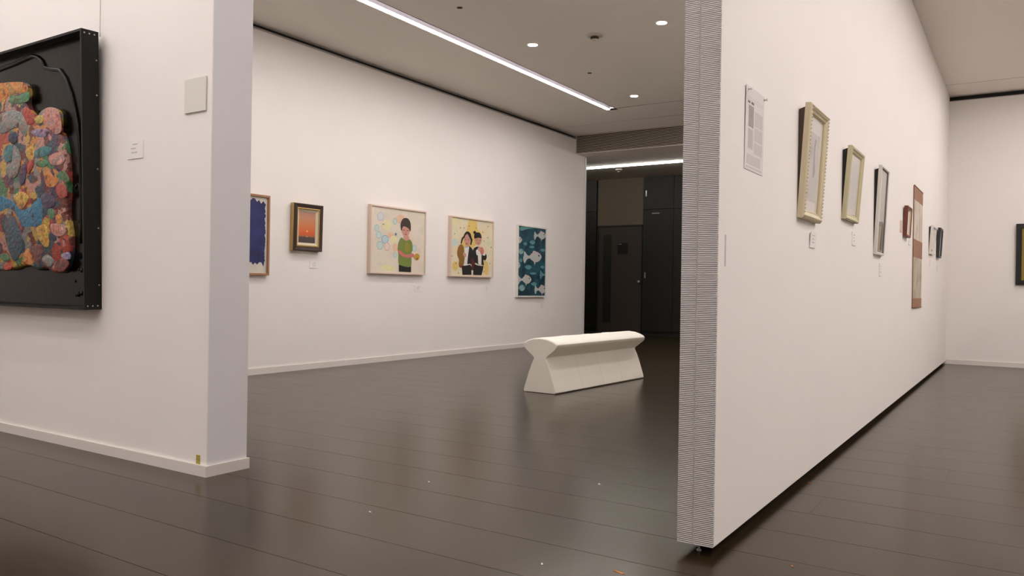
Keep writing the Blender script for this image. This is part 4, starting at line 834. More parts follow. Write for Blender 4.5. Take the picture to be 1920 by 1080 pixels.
def strip_light(label, x0, x1, y0, y1, z, glow, group):
    cx, cy = (x0 + x1) / 2, (y0 + y1) / 2
    t = thing('strip_light', label, 'light', (cx, cy, z), group=group)
    hx, hy = (x1 - x0) / 2, (y1 - y0) / 2
    box('housing', -hx, hx, -hy, hy, 0.012, 0.060, 'housing_white', t)
    box('diffuser', -hx + 0.003, hx - 0.003, -hy, hy, 0.0, 0.012, glow, t)
    return t
strip_light('long white strip light recessed in the ceiling before the five pictures', 3.34, 9.70, 4.754, 4.786, CEIL + 0.001, 'strip_glow', 'ceiling strip lights')
strip_light('white strip light in the ceiling right of the partition', 1.34, 9.66, -0.725, -0.693, CEIL + 0.001, 'strip_glow', 'ceiling strip lights')
strip_light('white strip light in the ceiling close to the black box picture', 1.405, 1.423, 0.64, 7.26, CEIL + 0.001, 'strip_glow', 'ceiling strip lights')
strip_light('white strip light in the ceiling farther out from the black box picture', 0.715, 0.733, 0.64, 7.26, CEIL + 0.001, 'strip_glow', 'ceiling strip lights')
strip_light('white strip light in the ceiling behind the partition', 3.34, 9.66, 2.210, 2.242, CEIL + 0.001, 'strip_glow', 'ceiling strip lights')
strip_light('white fill strip light added in the ceiling by the right-hand side wall', 1.34, 9.66, -2.25, -2.218, CEIL + 0.001, 'strip_glow', 'ceiling strip lights')  # unseen, added to raise the ambient light of the near room
strip_light('white fill strip light added in the ceiling behind the viewer', -2.15, -2.118, -1.96, 7.26, CEIL + 0.001, 'strip_glow', 'ceiling strip lights')  # unseen, added to light the room from behind the viewer
t = thing('tube_light', 'bright tube light under the low corridor ceiling', 'light', (12.44, 5.5, 2.955))
for ya, yb in ((-3.3, 0.405), (0.415, 3.3)):
    lathe('tube', [(0.010, ya), (0.014, ya + 0.004), (0.014, yb - 0.004), (0.010, yb)], 'corridor_glow', t, 12).rotation_euler = (-math.pi / 2, 0, 0)
for y_ in (-3.0, -1.5, 0.0, 1.5, 3.0):
    box('clip', -0.006, 0.006, y_ - 0.006, y_ + 0.006, 0.010, SOFFIT_Z - 2.955, 'housing_white', t)

mat('spot_trim', srgb(235, 230, 226), 0.5, 0.02, 20)
def downlight(label, x, y):
    t = thing('downlight', label, 'light', (x, y, CEIL), group='round downlights in the ceiling')
    n = 24
    v, f = [], []
    for r, z in ((0.054, 0.0), (0.053, -0.003), (0.046, -0.004), (0.043, 0.0)):
        for k in range(n):
            a = 2 * math.pi * k / n
            v.append((r * math.cos(a), r * math.sin(a), z))
    for i in range(3):
        for k in range(n):
            f.append((i * n + k, i * n + (k + 1) % n, (i + 1) * n + (k + 1) % n, (i + 1) * n + k))
    mesh('trim_ring', v, f, 'spot_trim', t, True)
    lathe('lens', [(0.044, -0.001), (0.043, -0.002), (0.02, -0.003), (0.001, -0.0033)], 'spot_glow', t, 24)
downlight('round downlight nearest the partition edge, at the top right of the ceiling', 6.755, 2.803)
downlight('round downlight in the middle of the ceiling, right of the long strip light', 6.73, 4.152)
downlight('small far downlight just before the ceiling joint', 9.15, 4.148)

for x, y, where in ((4.31, 4.15, 'near the left wall end, out of the picture'), (4.31, 2.80, 'near the partition end, out of the picture'), (9.15, 2.80, 'hidden behind the partition'), (10.4, 2.25, 'added behind the partition, by the corridor, to brighten the wall end'), (10.4, 1.45, 'added behind the partition, in the corner, to brighten the wall end'),
             (0.4, 2.0, 'added as fill in front of the opening'), (0.4, 4.4, 'added as fill in front of the black box picture'), (0.4, -0.4, 'added as fill over the viewer'), (1.6, -1.45, 'added as fill right of the viewer'), (9.6, -0.45, 'added as fill right of the partition, nearest the end wall'),
             (3.2, -1.45, 'added as fill right of the partition, nearest'), (5.6, -1.45, 'added as fill right of the partition, second'), (8.0, -1.45, 'added as fill right of the partition, third'), (10.0, -1.45, 'added as fill right of the partition, by the end wall'), (-0.7, 1.2, 'added as fill just behind the viewer'), (-0.7, 3.6, 'added as fill left of the viewer'), (-0.7, 6.0, 'added as fill at the far left')):
    downlight('round downlight ' + where, x, y)  # those called added are unseen fill, put in to brighten the rooms

mat('detector_plastic', srgb(206, 198, 186), 0.5, 0.03, 20)
def detector(label, x, y, z, r):
    t = thing('smoke_detector', label, 'detector', (x, y, z), group='smoke detectors')
    lathe('base', [(r, 0), (r, -0.012), (r * 0.8, -0.018)], 'detector_plastic', t, 24)
    lathe('sensor', [(r * 0.5, -0.018), (r * 0.48, -0.034), (r * 0.3, -0.040)], 'gap_dark', t, 20)
    lathe('cap', [(r * 0.40, -0.040), (r * 0.36, -0.048), (r * 0.2, -0.052)], 'detector_plastic', t, 20)
detector('grey smoke detector on the ceiling between two downlights', 6.768, 3.486, CEIL, 0.078)
detector('small smoke detector behind the corridor strip light', 12.85, 6.10, SOFFIT_Z, 0.06)
for lab, x, y in (('small black ceiling hole nearest the top edge, above the strip light end', 5.516, 4.151), ('small black ceiling hole farther back, below the smoke detector', 7.933, 4.142)):
    t = thing('ceiling_socket', lab, 'ceiling socket', (x, y, CEIL), group='small black ceiling holes')
    lathe('rim', [(0.026, 0), (0.025, -0.0015), (0.020, -0.002)], 'gap_dark', t, 20)
    lathe('plug', [(0.019, -0.002), (0.017, -0.003), (0.004, -0.0032)], 'recess_black', t, 16)

# ================================================================== bench
mat('bench_white', srgb(238, 233, 221), 0.45, 0.02, 5, 0.04, 60)
mat('bench_seam_lit', srgb(250, 248, 242), 0.5, 0.02, 20)  # paler than the body: light caught by the seams, put into the colour
mat('bench_joint', srgb(206, 200, 186), 0.6, 0.03, 20)
half = [(0.152, 0.004), (0.158, 0.012), (0.150, 0.045), (0.110, 0.163), (0.083, 0.232), (0.062, 0.272), (0.058, 0.286), (0.066, 0.300), (0.122, 0.342), (0.150, 0.364),
        (0.162, 0.380), (0.163, 0.394), (0.152, 0.409), (0.120, 0.424), (0.065, 0.440), (0.0, 0.446)]
prof = half + [(-y, z) for y, z in reversed(half[:-1])]
bench = thing('bench', 'white moulded gallery bench with a pinched waist and rounded seat', 'bench', (6.315, 3.262, 0), rz=math.radians(-2.6))
BL = 0.79
stations = [(-BL, 0.93, 0.010), (-BL + 0.006, 0.975, 0.003), (-BL + 0.018, 1.0, 0.0), (BL - 0.018, 1.0, 0.0), (BL - 0.006, 0.975, 0.003), (BL, 0.93, 0.010)]
v, f = [], []
m = len(prof)
for x, s, dz in stations:
    for y, z in prof:
        zz = 0.004 + (z - 0.004) * (1 - dz / 0.45)
        v.append((x, y * (1 - (1 - s) * 0.6), zz))
for i in range(len(stations) - 1):
    for k in range(m):
        a, b = i * m + k, i * m + (k + 1) % m
        f.append((a, b, b + m, a + m))
f += [tuple(range(m)), tuple(range((len(stations) - 1) * m, len(stations) * m))]
body = mesh('body', v, f, 'bench_white', bench)
for p in body.data.polygons:
    p.use_smooth = len(p.vertices) == 4
try:
    body.data.set_sharp_from_angle(angle=math.radians(34))
except Exception:
    pass
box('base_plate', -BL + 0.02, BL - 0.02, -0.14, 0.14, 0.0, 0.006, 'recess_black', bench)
top_prof = [p for p in prof if p[1] > 0.402]
low_prof = [p for p in prof[1:7]]
for x in (-0.36, 0.0, 0.36):
    v, f = [], []
    for y, z in top_prof:
        v += [(x - 0.006, y, z - 0.001), (x, y * 1.004, z + 0.0028), (x + 0.006, y, z - 0.001)]
    for i in range(len(top_prof) - 1):
        for k in range(2):
            f.append((i * 3 + k, i * 3 + k + 1, i * 3 + k + 4, i * 3 + k + 3))
    mesh('seat_seam', v, f, 'bench_seam_lit', bench, True)
    v, f = [], []
    for y, z in low_prof:
        v += [(x - 0.0015, -y - 0.0008, z), (x + 0.0015, -y - 0.0008, z)]
    for i in range(len(low_prof) - 1):
        f.append((i * 2, i * 2 + 1, i * 2 + 3, i * 2 + 2))
    mesh('side_joint', v, f, 'bench_joint', bench)

# ================================================================== pictures
def pal(**kw):
    for k, c in kw.items():
        mat(k, srgb(*c), 0.65, 0.10, 30)
pal(peach=(226, 190, 160), pale_yellow=(228, 218, 170), lavender=(180, 184, 200), lavender_light=(214, 212, 212), teal_wash=(150, 188, 188), teal_wash_light=(196, 212, 204),
    blue_wash=(138, 170, 196), blue_wash_light=(184, 206, 210), pink_wash=(222, 176, 168), pink_wash_light=(226, 206, 194), grey_blue=(120, 130, 150), skin=(206, 150, 132), rose_skin=(202, 118, 112),
    leaf_green=(118, 134, 62), olive_gold=(142, 134, 52), black_cloth=(28, 24, 24), dark_hair=(66, 50, 44), brick=(150, 72, 50), ochre=(196, 150, 56), dark_ochre=(120, 84, 30), brow=(84, 50, 46), lip=(150, 62, 56),
    warm_yellow=(224, 192, 112), dark_green=(70, 92, 62), mustard=(140, 100, 40), maroon=(90, 34, 26), paper_white=(226, 220, 212),
    teal_fish=(92, 142, 146), mid_teal=(44, 96, 110), deep_teal=(16, 44, 60), green_teal=(96, 150, 140), pale_teal=(140, 172, 168), silver_fish=(186, 190, 186), rose_fish=(206, 176, 174))
mat('pale_wood', srgb(222, 200, 184), 0.55, 0.05, 8, stretch=(1, 1, 8))
mat('oak_wood', srgb(160, 116, 84), 0.5, 0.15, 9)
mat('gold_leaf', srgb(186, 158, 98), 0.35, 0.12, 40, metal=0.55)
mat('dark_walnut', srgb(56, 36, 28), 0.4, 0.2, 20)
mat('pale_gold', srgb(214, 200, 168), 0.5, 0.06, 40)
mat('green_gold', srgb(198, 190, 154), 0.5, 0.06, 40)
mat('silver_frame', srgb(222, 218, 208), 0.45, 0.04, 40)
mat('pale_slip', srgb(206, 190, 150), 0.5, 0.06, 40)
mat('red_lacquer', srgb(114, 58, 44), 0.45, 0.15, 30)
mat('charcoal_frame', srgb(46, 50, 52), 0.45, 0.10, 30)
mat('white_frame', srgb(226, 222, 214), 0.5, 0.03, 20)
mat('black_frame', srgb(24, 21, 20), 0.35, 0.15, 20)
mat('mat_board', srgb(226, 218, 210), 0.8, 0.02, 20)
mat('linen_liner', srgb(212, 200, 172), 0.8, 0.04, 60)
mat('gap_shade_brown', srgb(84, 68, 58), 0.9, 0.1, 30)  # brown shade behind the beaded frame, put into the wedge colour
mat('backing_card', srgb(30, 27, 25), 0.9, 0.1, 30)
mat('card_white', srgb(240, 236, 232), 0.7, 0.02, 20)
mat('print_grey', srgb(120, 114, 112), 0.8, 0.15, 200)
mat('print_faint', srgb(206, 200, 196), 0.8, 0.1, 300)
mat('news_photo', srgb(164, 158, 154), 0.8, 0.3, 60)
mat('newsprint', srgb(226, 219, 216), 0.8, 0.02, 20)
mat('print_light', srgb(196, 189, 186), 0.8, 0.12, 300)
mat('print_dark', srgb(96, 90, 86), 0.8, 0.35, 60)

def glazing(name):
    m = bpy.data.materials.new(name)
    m.use_nodes = True
    nt = m.node_tree
    nt.nodes.remove(nt.nodes['Principled BSDF'])
    tr = nt.nodes.new('ShaderNodeBsdfTransparent')
    gl = nt.nodes.new('ShaderNodeBsdfGlossy'); gl.inputs['Roughness'].default_value = 0.03
    lw = nt.nodes.new('ShaderNodeLayerWeight'); lw.inputs[0].default_value = 0.5
    pw = nt.nodes.new('ShaderNodeMath'); pw.operation = 'POWER'; pw.inputs[1].default_value = 4.0
    fr = nt.nodes.new('ShaderNodeMath'); fr.operation = 'MULTIPLY_ADD'; fr.inputs[1].default_value = 0.5; fr.inputs[2].default_value = 0.03
    nt.links.new(lw.outputs['Facing'], pw.inputs[0]); nt.links.new(pw.outputs[0], fr.inputs[0])
    mx = nt.nodes.new('ShaderNodeMixShader')
    nt.links.new(fr.outputs[0], mx.inputs[0]); nt.links.new(tr.outputs[0], mx.inputs[1]); nt.links.new(gl.outputs[0], mx.inputs[2])
    nt.links.new(mx.outputs[0], nt.nodes['Material Output'].inputs[0])
    MATS[name] = m
glazing('picture_glass')

def panel(name, w, z0, z1, y, thick, material, parent, x0=None, x1=None):
    a, b = (-w / 2, w / 2) if x0 is None else (x0, x1)
    return box(name, a, b, y, y + thick, z0, z1, material, parent)

def hang_wall_back(x0, x1, z0, y=BACK_Y):
    return ((x0 + x1) / 2, y, z0)

# --- boy with bubbles
W, H = 0.945, 0.752
t = thing('painting', 'painting of a boy in a green shirt among pale bubbles', 'painting', hang_wall_back(6.400, 7.345, 0.978), group='pictures on the long back wall')
frame_ring('frame', W, H, [(0, 0), (0, 0.050), (0.016, 0.050), (0.018, 0.038), (0.018, 0.0)], 'pale_wood', t)
blotch_mat('bubble_ground', [srgb(206, 204, 182), srgb(226, 216, 198), srgb(222, 208, 190), srgb(208, 208, 190)], 3.2)
c = panel('canvas', W - 0.034, 0.017, H - 0.017, -0.036, 0.03, 'bubble_ground', t)
painted('painted_boy', BOY, -W / 2 + 0.018, W / 2 - 0.018, 0.018, H - 0.018, -0.0362, c)

# --- two girls
W, H = 0.935, 0.752
t = thing('painting', 'painting of two girls in dark jackets on a yellow ground', 'painting', hang_wall_back(7.830, 8.765, 0.973), group='pictures on the long back wall')
frame_ring('frame', W, H, [(0, 0), (0, 0.050), (0.016, 0.050), (0.018, 0.038), (0.018, 0.0)], 'pale_wood', t)
blotch_mat('confetti_ground', [srgb(206, 206, 176), srgb(226, 218, 186), srgb(228, 208, 170), srgb(214, 212, 196)], 3.6)
c = panel('canvas', W - 0.034, 0.017, H - 0.017, -0.036, 0.03, 'confetti_ground', t)
painted('painted_girls', GIRLS, -W / 2 + 0.018, W / 2 - 0.018, 0.018, H - 0.018, -0.0362, c)

# --- fish
W, H = 0.79, 1.02
t = thing('painting', 'tall painting of pale fish on dark teal water', 'painting', hang_wall_back(9.385, 10.175, 0.713), group='pictures on the long back wall')
frame_ring('frame', W, H, [(0, 0), (0, 0.040), (0.018, 0.040), (0.020, 0.032), (0.020, 0.0)], 'white_frame', t)
blotch_mat('teal_water', [srgb(14, 40, 54), srgb(20, 54, 68), srgb(34, 84, 98), srgb(22, 60, 76)], 5.5)
c = panel('canvas', W - 0.036, 0.018, H - 0.018, -0.030, 0.025, 'teal_water', t)
painted('painted_fish', FISH, -W / 2 + 0.02, W / 2 - 0.02, 0.02, H - 0.02, -0.0302, c)

# --- sunset
W, H = 0.375, 0.462
t = thing('painting', 'small orange sunset painting in a dark frame with gold inner edge', 'painting', hang_wall_back(5.318, 5.693, 1.178), rx=math.radians(1.2), group='pictures on the long back wall')
frame_ring('outer_frame', W, H, [(0, 0.0), (0, 0.052), (0.008, 0.060), (0.036, 0.056), (0.040, 0.045), (0.040, 0.0)], 'dark_walnut', t)
frame_ring('gold_edge', W - 0.0002, H, [(0, 0.002), (-0.0006, 0.002), (-0.0006, 0.044), (0, 0.044)], 'gold_leaf', t)
frame_ring('inner_frame', W, H, [(0.040, 0.01), (0.040, 0.052), (0.048, 0.054), (0.056, 0.044), (0.056, 0.01)], 'gold_leaf', t)
frame_ring('liner', W, H, [(0.056, 0.01), (0.056, 0.044), (0.080, 0.030), (0.080, 0.01)], 'linen_liner', t)
HH = H - 0.16
ramp_mat('sunset_paint', [(0.0, srgb(70, 60, 62)), (0.19, srgb(86, 68, 64)), (0.225, srgb(176, 104, 66)), (0.30, srgb(214, 92, 44)), (0.42, srgb(212, 110, 60)), (0.62, srgb(208, 130, 84)), (0.82, srgb(196, 140, 110)), (1.0, srgb(178, 128, 112))], size=HH, wobble=0.035, scale=14)
c = bpy.data.objects.new('canvas', None)
cv = box('canvas', -(W / 2 - 0.079), W / 2 - 0.079, -0.029, -0.01, 0, HH + 0.002, 'sunset_paint', t)
cv.location = (0, 0, 0.079)
bpy.data.objects.remove(c)
mat('sun_disc', srgb(250, 214, 120), 0.6, 0.05, 60)
box('sun_reflection', -0.012, 0.016, -0.0296, -0.029, 0.062, 0.066, 'sun_disc', cv)
lathe('painted_sun', [(0.010, 0), (0.010, 0.0006), (0.002, 0.0007)], 'sun_disc', cv, 16).matrix_local = Matrix.Translation((0.002, -0.029, 0.115)) @ Matrix.Rotation(math.pi / 2, 4, 'X')

# --- blue tree, mostly behind the wall edge
W, H = 0.98, 0.748
t = thing('painting', 'painting of a deep blue mass on white, cut off by the left wall', 'painting', hang_wall_back(4.062, 5.042, 0.925), group='pictures on the long back wall')
frame_ring('frame', W, H, [(0, 0), (0, 0.040), (0.018, 0.040), (0.020, 0.028), (0.020, 0.0)], 'oak_wood', t)
blotch_mat('plaster_ground', [srgb(196, 190, 176), srgb(210, 204, 190)], 8)
c = panel('canvas', W - 0.036, 0.018, H - 0.018, -0.022, 0.018, 'plaster_ground', t)
blotch_mat('ultramarine', [srgb(26, 28, 74), srgb(36, 40, 96), srgb(44, 48, 108)], 7)
rnd = random.Random(3)
edge = []
xa, xb, za, zb = 0.02, 0.975, 0.115, 0.945
N = 150
for i in range(N):
    s = i / N * 4
    jit = lambda a: rnd.uniform(-a, a)
    if s < 1: edge.append((xa + (xb - xa) * s, za + jit(0.035)))
    elif s < 2: edge.append((xb + jit(0.008), za + (zb - za) * (s - 1)))
    elif s < 3: edge.append((xb - (xb - xa) * (s - 2), zb + jit(0.035)))
    else: edge.append((xa + jit(0.008), zb - (zb - za) * (s - 3)))
MATS['print_stem'] = mat('stem_grey', srgb(84, 78, 70), 0.8, 0.1, 40)
painted('painted_crown', [('ultramarine', 0, edge), ('stem_grey', 0, [(0.72, 0.02), (0.80, 0.02), (0.765, 0.05), (0.765, 0.12), (0.752, 0.12), (0.752, 0.05)])], -W / 2 + 0.02, W / 2 - 0.02, 0.02, H - 0.02, -0.0222, c, 0.0003)

# --- caption cards
def card(label, loc, w, h, rz=0.0, lines=3, rx=0.0, group='caption cards'):
    t = thing('caption_card', label, 'card', loc, rz, rx, group)
    box('plate', -w / 2, w / 2, -0.004, 0, 0, h, 'card_white', t, bevel=0.0006)
    rr = random.Random(round(loc[0] * 100))
    ls = []
    for k in range(lines):
        z = h * (0.78 - 0.22 * k)
        x0 = -w * 0.32 + w * rr.uniform(0, 0.2)
        ls.append((x0, x0 + w * rr.uniform(0.25, 0.5), -0.0045, -0.004, z - h * 0.03, z + h * 0.03))
    boxes('print', ls, 'print_light', t)
    return t
card('tiny white caption card below the sunset painting', (5.640, BACK_Y, 1.012), 0.13, 0.070)
card('tiny white caption card below the boy with bubbles', (7.267, BACK_Y, 0.780), 0.14, 0.080)
card('tiny white caption card below the two girls', (8.690, BACK_Y, 0.790), 0.12, 0.070)
card('tiny white caption card below the fish painting', (10.125, BACK_Y, 0.535), 0.12, 0.088)

# ------------------------------------------------------------------ left wall
RZ = -math.pi / 2
# black box picture: local x runs to the right along the wall, -y comes out of the wall
BW, BH, BD = 1.36, 1.36, 0.085
mat('black_gloss', srgb(9, 8, 6), 0.22, 0.15, 14, 0.2, 22, spec=0.22)
mat('black_tray', srgb(14, 13, 9), 0.4, 0.12, 10, spec=0.25)
bp = thing('box_picture', 'black box picture with a colourful clay relief on the left wall', 'picture', (LEFT_X0, 4.52, 0.71), RZ, math.radians(1.6))
frame_ring('tray_frame', BW, BH, [(0, 0), (0, BD), (0.012, BD), (0.012, 0.0)], 'black_tray', bp)
board = box('back_board', -BW / 2 + 0.011, BW / 2 - 0.011, -0.036, -0.004, 0.011, BH - 0.011, 'black_gloss', bp)
rid = [(x, -0.040, z) for x, z in RIDGE]
rid = [(-0.42, -0.040, 1.25), (-0.25, -0.040, 1.29), (-0.05, -0.040, 1.30)] + rid + [(0.575, -0.040, 0.80), (0.585, -0.040, 0.55), (0.575, -0.040, 0.25)]
fine = []
for i in range(len(rid) - 1):
    for k in range(4):
        fine.append(Vector(rid[i]).lerp(Vector(rid[i + 1]), k / 4))
tube('raised_line', fine, 0.010, 'black_gloss', board, 8)
for k in range(10):
    x, z = random.uniform(0.50, 0.62), random.choice((random.uniform(0.05, 0.2), random.uniform(0.4, 0.8)))
    lathe('lacquer_drop', [(0.012, 0), (0.010, 0.005), (0.004, 0.008)], 'black_gloss', board, 8).matrix_local = Matrix.Translation((x, -0.036, z)) @ Matrix.Rotation(math.pi / 2, 4, 'X') @ Matrix.Scale(random.uniform(0.6, 1.2), 4)
for z in (0.12, 0.40, 0.69, 1.05, 1.22):
    lathe('screw_head', [(0.004, 0), (0.0035, 0.0015), (0.001, 0.002)], 'aluminium', bp, 10).matrix_local = Matrix.Translation((BW / 2, -0.012, z)) @ Matrix.Rotation(math.pi / 2, 4, 'Y')
for y in (-0.02, -0.045, -0.07):
    lathe('screw_head', [(0.004, 0), (0.0035, 0.0015), (0.001, 0.002)], 'aluminium', bp, 10).matrix_local = Matrix.Translation((BW / 2, y, 0.018)) @ Matrix.Rotation(math.pi / 2, 4, 'Y')
    lathe('screw_head', [(0.004, 0), (0.0035, 0.0015), (0.001, 0.002)], 'aluminium', bp, 10).matrix_local = Matrix.Translation((BW / 2, y, BH - 0.018)) @ Matrix.Rotation(math.pi / 2, 4, 'Y')

CLAY = dict(clay_orange=(206, 138, 70), clay_green=(78, 128, 84), clay_grey=(142, 136, 130), clay_pink=(196, 140, 128), clay_red=(178, 70, 52), clay_yellow=(204, 168, 78), clay_lilac=(150, 128, 158),
            clay_teal=(70, 128, 132), clay_navy=(50, 46, 72), clay_purple=(82, 62, 86), clay_blue=(52, 118, 150), clay_slate=(60, 78, 88), clay_maroon=(116, 58, 50))
for k, c_ in CLAY.items():
    n_ = [srgb(*[max(0, min(255, int(q * s + d))) for q, d in zip(c_, dd)]) for s, dd in ((0.45, (0, 0, 0)), (0.85, (18, -8, -10)), (1.0, (0, 0, 0)), (0.75, (-14, 8, 14)), (1.15, (0, 0, 0)))]
    blotch_mat(k, n_, 24, 0.38, bump=0.45)
blotch_mat('clay_mosaic', [srgb(*[int(q_ * 0.88) for q_ in CLAY[k]]) for k in ('clay_maroon', 'clay_orange', 'clay_green', 'clay_purple', 'clay_grey', 'clay_red', 'clay_slate', 'clay_yellow', 'clay_pink', 'clay_maroon')], 20, 0.42, voronoi=True, bump=0.5)
left_edge = [(-0.33, 0.20), (-0.45, 0.19), (-0.55, 0.24), (-0.575, 0.42), (-0.56, 0.65), (-0.57, 0.85), (-0.53, 1.02), (-0.45, 1.06), (-0.38, 1.02), (-0.32, 1.12)]
relief = puffy('clay_relief', RELIEF_EDGE + left_edge, -0.034, 0.034, 0.016, 'clay_mosaic', bp)
patches = list(CLAY_PATCHES)
names = list(CLAY)
for k, (c_, pts) in enumerate(CLAY_PATCHES):
    if min(p[0] for p in pts) > 0.18:
        patches.append((names[(k * 5) % len(names)], [(-0.06 - x, z) for x, z in pts]))
for k, (c_, pts) in enumerate(patches):
    puffy('clay_patch', pts, -0.0662, 0.0028 + 0.0010 * (k % 3), 0.0025, c_, relief)

t = thing('hanging_wire', 'thin steel wire rising from the black box picture to the ceiling', 'wire', (LEFT_X0 - 0.012, 3.872, 2.06))
tube('cable', [(0, 0, 0), (0, 0, 0.6), (0, 0, CEIL - 2.06)], 0.0012, 'steel', t, 6)
lathe('crimp', [(0.003, 0), (0.003, 0.02)], 'steel', t, 8)

t = thing('wall_plate', 'square off-white blank plate near the end of the left wall', 'wall plate', (LEFT_X0, 3.113, 1.606), RZ)
mat('plate_plastic', srgb(222, 218, 208), 0.5, 0.01, 10)
box('plate', -0.075, 0.075, -0.009, -0.002, 0, 0.152, 'plate_plastic', t, bevel=0.0015)
box('back_box', -0.07, 0.07, -0.002, 0, 0.005, 0.147, 'channel_grey', t)
card('white caption card on the left wall beside the black box picture', (LEFT_X0, 3.570, 1.434), 0.125, 0.088, RZ, 3)
t = thing('sticker', 'small yellow tape mark low on the left wall at the corner', 'sticker', (LEFT_X0, 3.062, 0.0485), RZ)
mat('yellow_tape', srgb(176, 160, 70), 0.6, 0.15, 60)
box('tape', -0.014, 0.014, -0.0012, 0, 0, 0.040, 'yellow_tape', t)
box('tape_line', -0.014, 0.014, -0.0016, -0.0012, 0.018, 0.021, 'olive_gold', t)

# ------------------------------------------------------------------ partition, near side
PY = PART_Y0
def on_partition(x, z):
    return (x * 0.9916, PY, EYE + (z - EYE) * 0.9916)
t = thing('newspaper_sheet', 'printed newspaper page pinned to the near end of the partition', 'paper', on_partition(2.870, 1.277), rx=math.radians(0.6))
W, H = 0.225, 0.290
page = box('page', -W / 2, W / 2, -0.002, -0.001, 0, H, 'newsprint', t)
q = lambda u0, u1, v0, v1: (-W / 2 + W * u0, -W / 2 + W * u1, -0.0023, -0.002, H * v0, H * v1)
for r_ in (q(0.06, 0.95, 0.868, 0.872), q(0.06, 0.95, 0.838, 0.842), q(0.08, 0.92, 0.032, 0.042)):
    boxes('rule_line', [r_], 'print_light', t)
boxes('photo_block', [q(0.15, 0.42, 0.52, 0.78)], 'news_photo', t)
boxes('photo_block', [q(0.15, 0.40, 0.26, 0.50)], 'print_light', t)
boxes('text_column', [q(0.48 + 0.045 * i, 0.51 + 0.045 * i, 0.56, 0.74) for i in range(10)], 'print_faint', t)['kind'] = 'stuff'
boxes('text_column', [q(0.48 + 0.045 * i, 0.51 + 0.045 * i, 0.38, 0.54) for i in range(10)], 'print_faint', t)['kind'] = 'stuff'
boxes('text_column', [q(0.48 + 0.045 * i, 0.51 + 0.045 * i, 0.22, 0.36) for i in range(10)], 'print_faint', t)['kind'] = 'stuff'
boxes('text_column', [q(0.10 + 0.05 * i, 0.13 + 0.05 * i, 0.07, 0.19) for i in range(15)], 'print_faint', t)['kind'] = 'stuff'
boxes('headline', [q(0.10, 0.22, 0.80, 0.825), q(0.28, 0.42, 0.80, 0.83)], 'print_grey', t)
mat('pin_clear', srgb(236, 232, 228), 0.15, 0.02, 20)
for x in (-W / 2 + 0.025, W / 2 - 0.005):
    lathe('push_pin', [(0.005, 0.0), (0.003, 0.004), (0.003, 0.008), (0.0055, 0.010), (0.004, 0.013)], 'pin_clear', t, 12).matrix_local = Matrix.Translation((x, -0.002, H - 0.012)) @ Matrix.Rotation(math.pi / 2, 4, 'X')

def beads(name, w, h, inset, out, r, pitch, material, parent):
    v, f = [], []
    base = [(math.cos(a) * math.cos(e), math.sin(e), math.sin(a) * math.cos(e)) for e in (0.0, -0.8) for a in (0, math.pi / 3, 2 * math.pi / 3, math.pi, 4 * math.pi / 3, 5 * math.pi / 3)] + [(0, -1, 0)]
    def bead(x, z):
        n = len(v)
        v.extend((x + r * p[0], -out + r * p[1], z + r * p[2]) for p in base)
        for k in range(6):
            f.append((n + k, n + (k + 1) % 6, n + 6 + (k + 1) % 6, n + 6 + k))
            f.append((n + 6 + k, n + 6 + (k + 1) % 6, n + 12))
    nx, nz = int((w - 2 * inset) / pitch), int((h - 2 * inset) / pitch)
    for i in range(nx + 1):
        x = -w / 2 + inset + (w - 2 * inset) * i / nx
        bead(x, inset); bead(x, h - inset)
    for i in range(1, nz):
        z = inset + (h - 2 * inset) * i / nz
        bead(-w / 2 + inset, z); bead(w / 2 - inset, z)
    o = mesh(name, v, f, material, parent, True)
    o['kind'] = 'stuff'
    return o

def gap_shade_wedge(w, h, rx, parent, material='recess_black'):
    """dark wedge added for the shade in the gap between a leaning frame and the wall"""
    g = math.tan(rx) * h * 0.96
    x, z0, z1 = w / 2 - 0.006, h * 0.06, h * 0.965
    v = [(-x, 0.0005, z0), (x, 0.0005, z0), (-x, 0.0005, z1), (x, 0.0005, z1), (-x, g * 0.9, z1 - 0.01), (x, g * 0.9, z1 - 0.01)]
    mesh('gap_shade', v, [(0, 1, 3, 2), (2, 3, 5, 4), (0, 4, 5, 1), (0, 2, 4), (1, 5, 3)], material, parent)  # added wedge, its dark colour stands for shade behind the frame

# --- beaded gold frame
W, H = 0.352, 0.487
t = thing('framed_picture', 'pale gold beaded frame with a grey watercolour, nearest on the partition', 'picture', on_partition(3.698, 1.168), rx=math.radians(3.4), group='pictures along the partition')
gap_shade_wedge(W, H, math.radians(3.4), t, 'gap_shade_brown')
frame_ring('frame', W, H, [(0, 0.0), (0, 0.022), (0.006, 0.028), (0.018, 0.028), (0.026, 0.022), (0.036, 0.017), (0.036, 0.0)], 'pale_gold', t)
beads('beading', W, H, 0.012, 0.028, 0.0052, 0.0155, 'pale_gold', t)
frame_ring('slip', W, H, [(0.034, 0.004), (0.034, 0.020), (0.040, 0.014), (0.040, 0.004)], 'pale_slip', t)
panel('backing', W - 0.02, 0.01, H - 0.01, -0.004, 0.0035, 'backing_card', t)
panel('mat_board', W - 0.076, 0.038, H - 0.038, -0.010, 0.004, 'mat_board', t)
blotch_mat('grey_wash', [srgb(138, 134, 128), srgb(176, 172, 164), srgb(200, 192, 184), srgb(186, 172, 164)], 9)
mat('wash_dark', srgb(140, 134, 128), 0.8, 0.15, 30)
pc = panel('watercolour', 0, 0.085, H - 0.105, -0.0105, 0.0006, 'grey_wash', t, -0.098, 0.090)
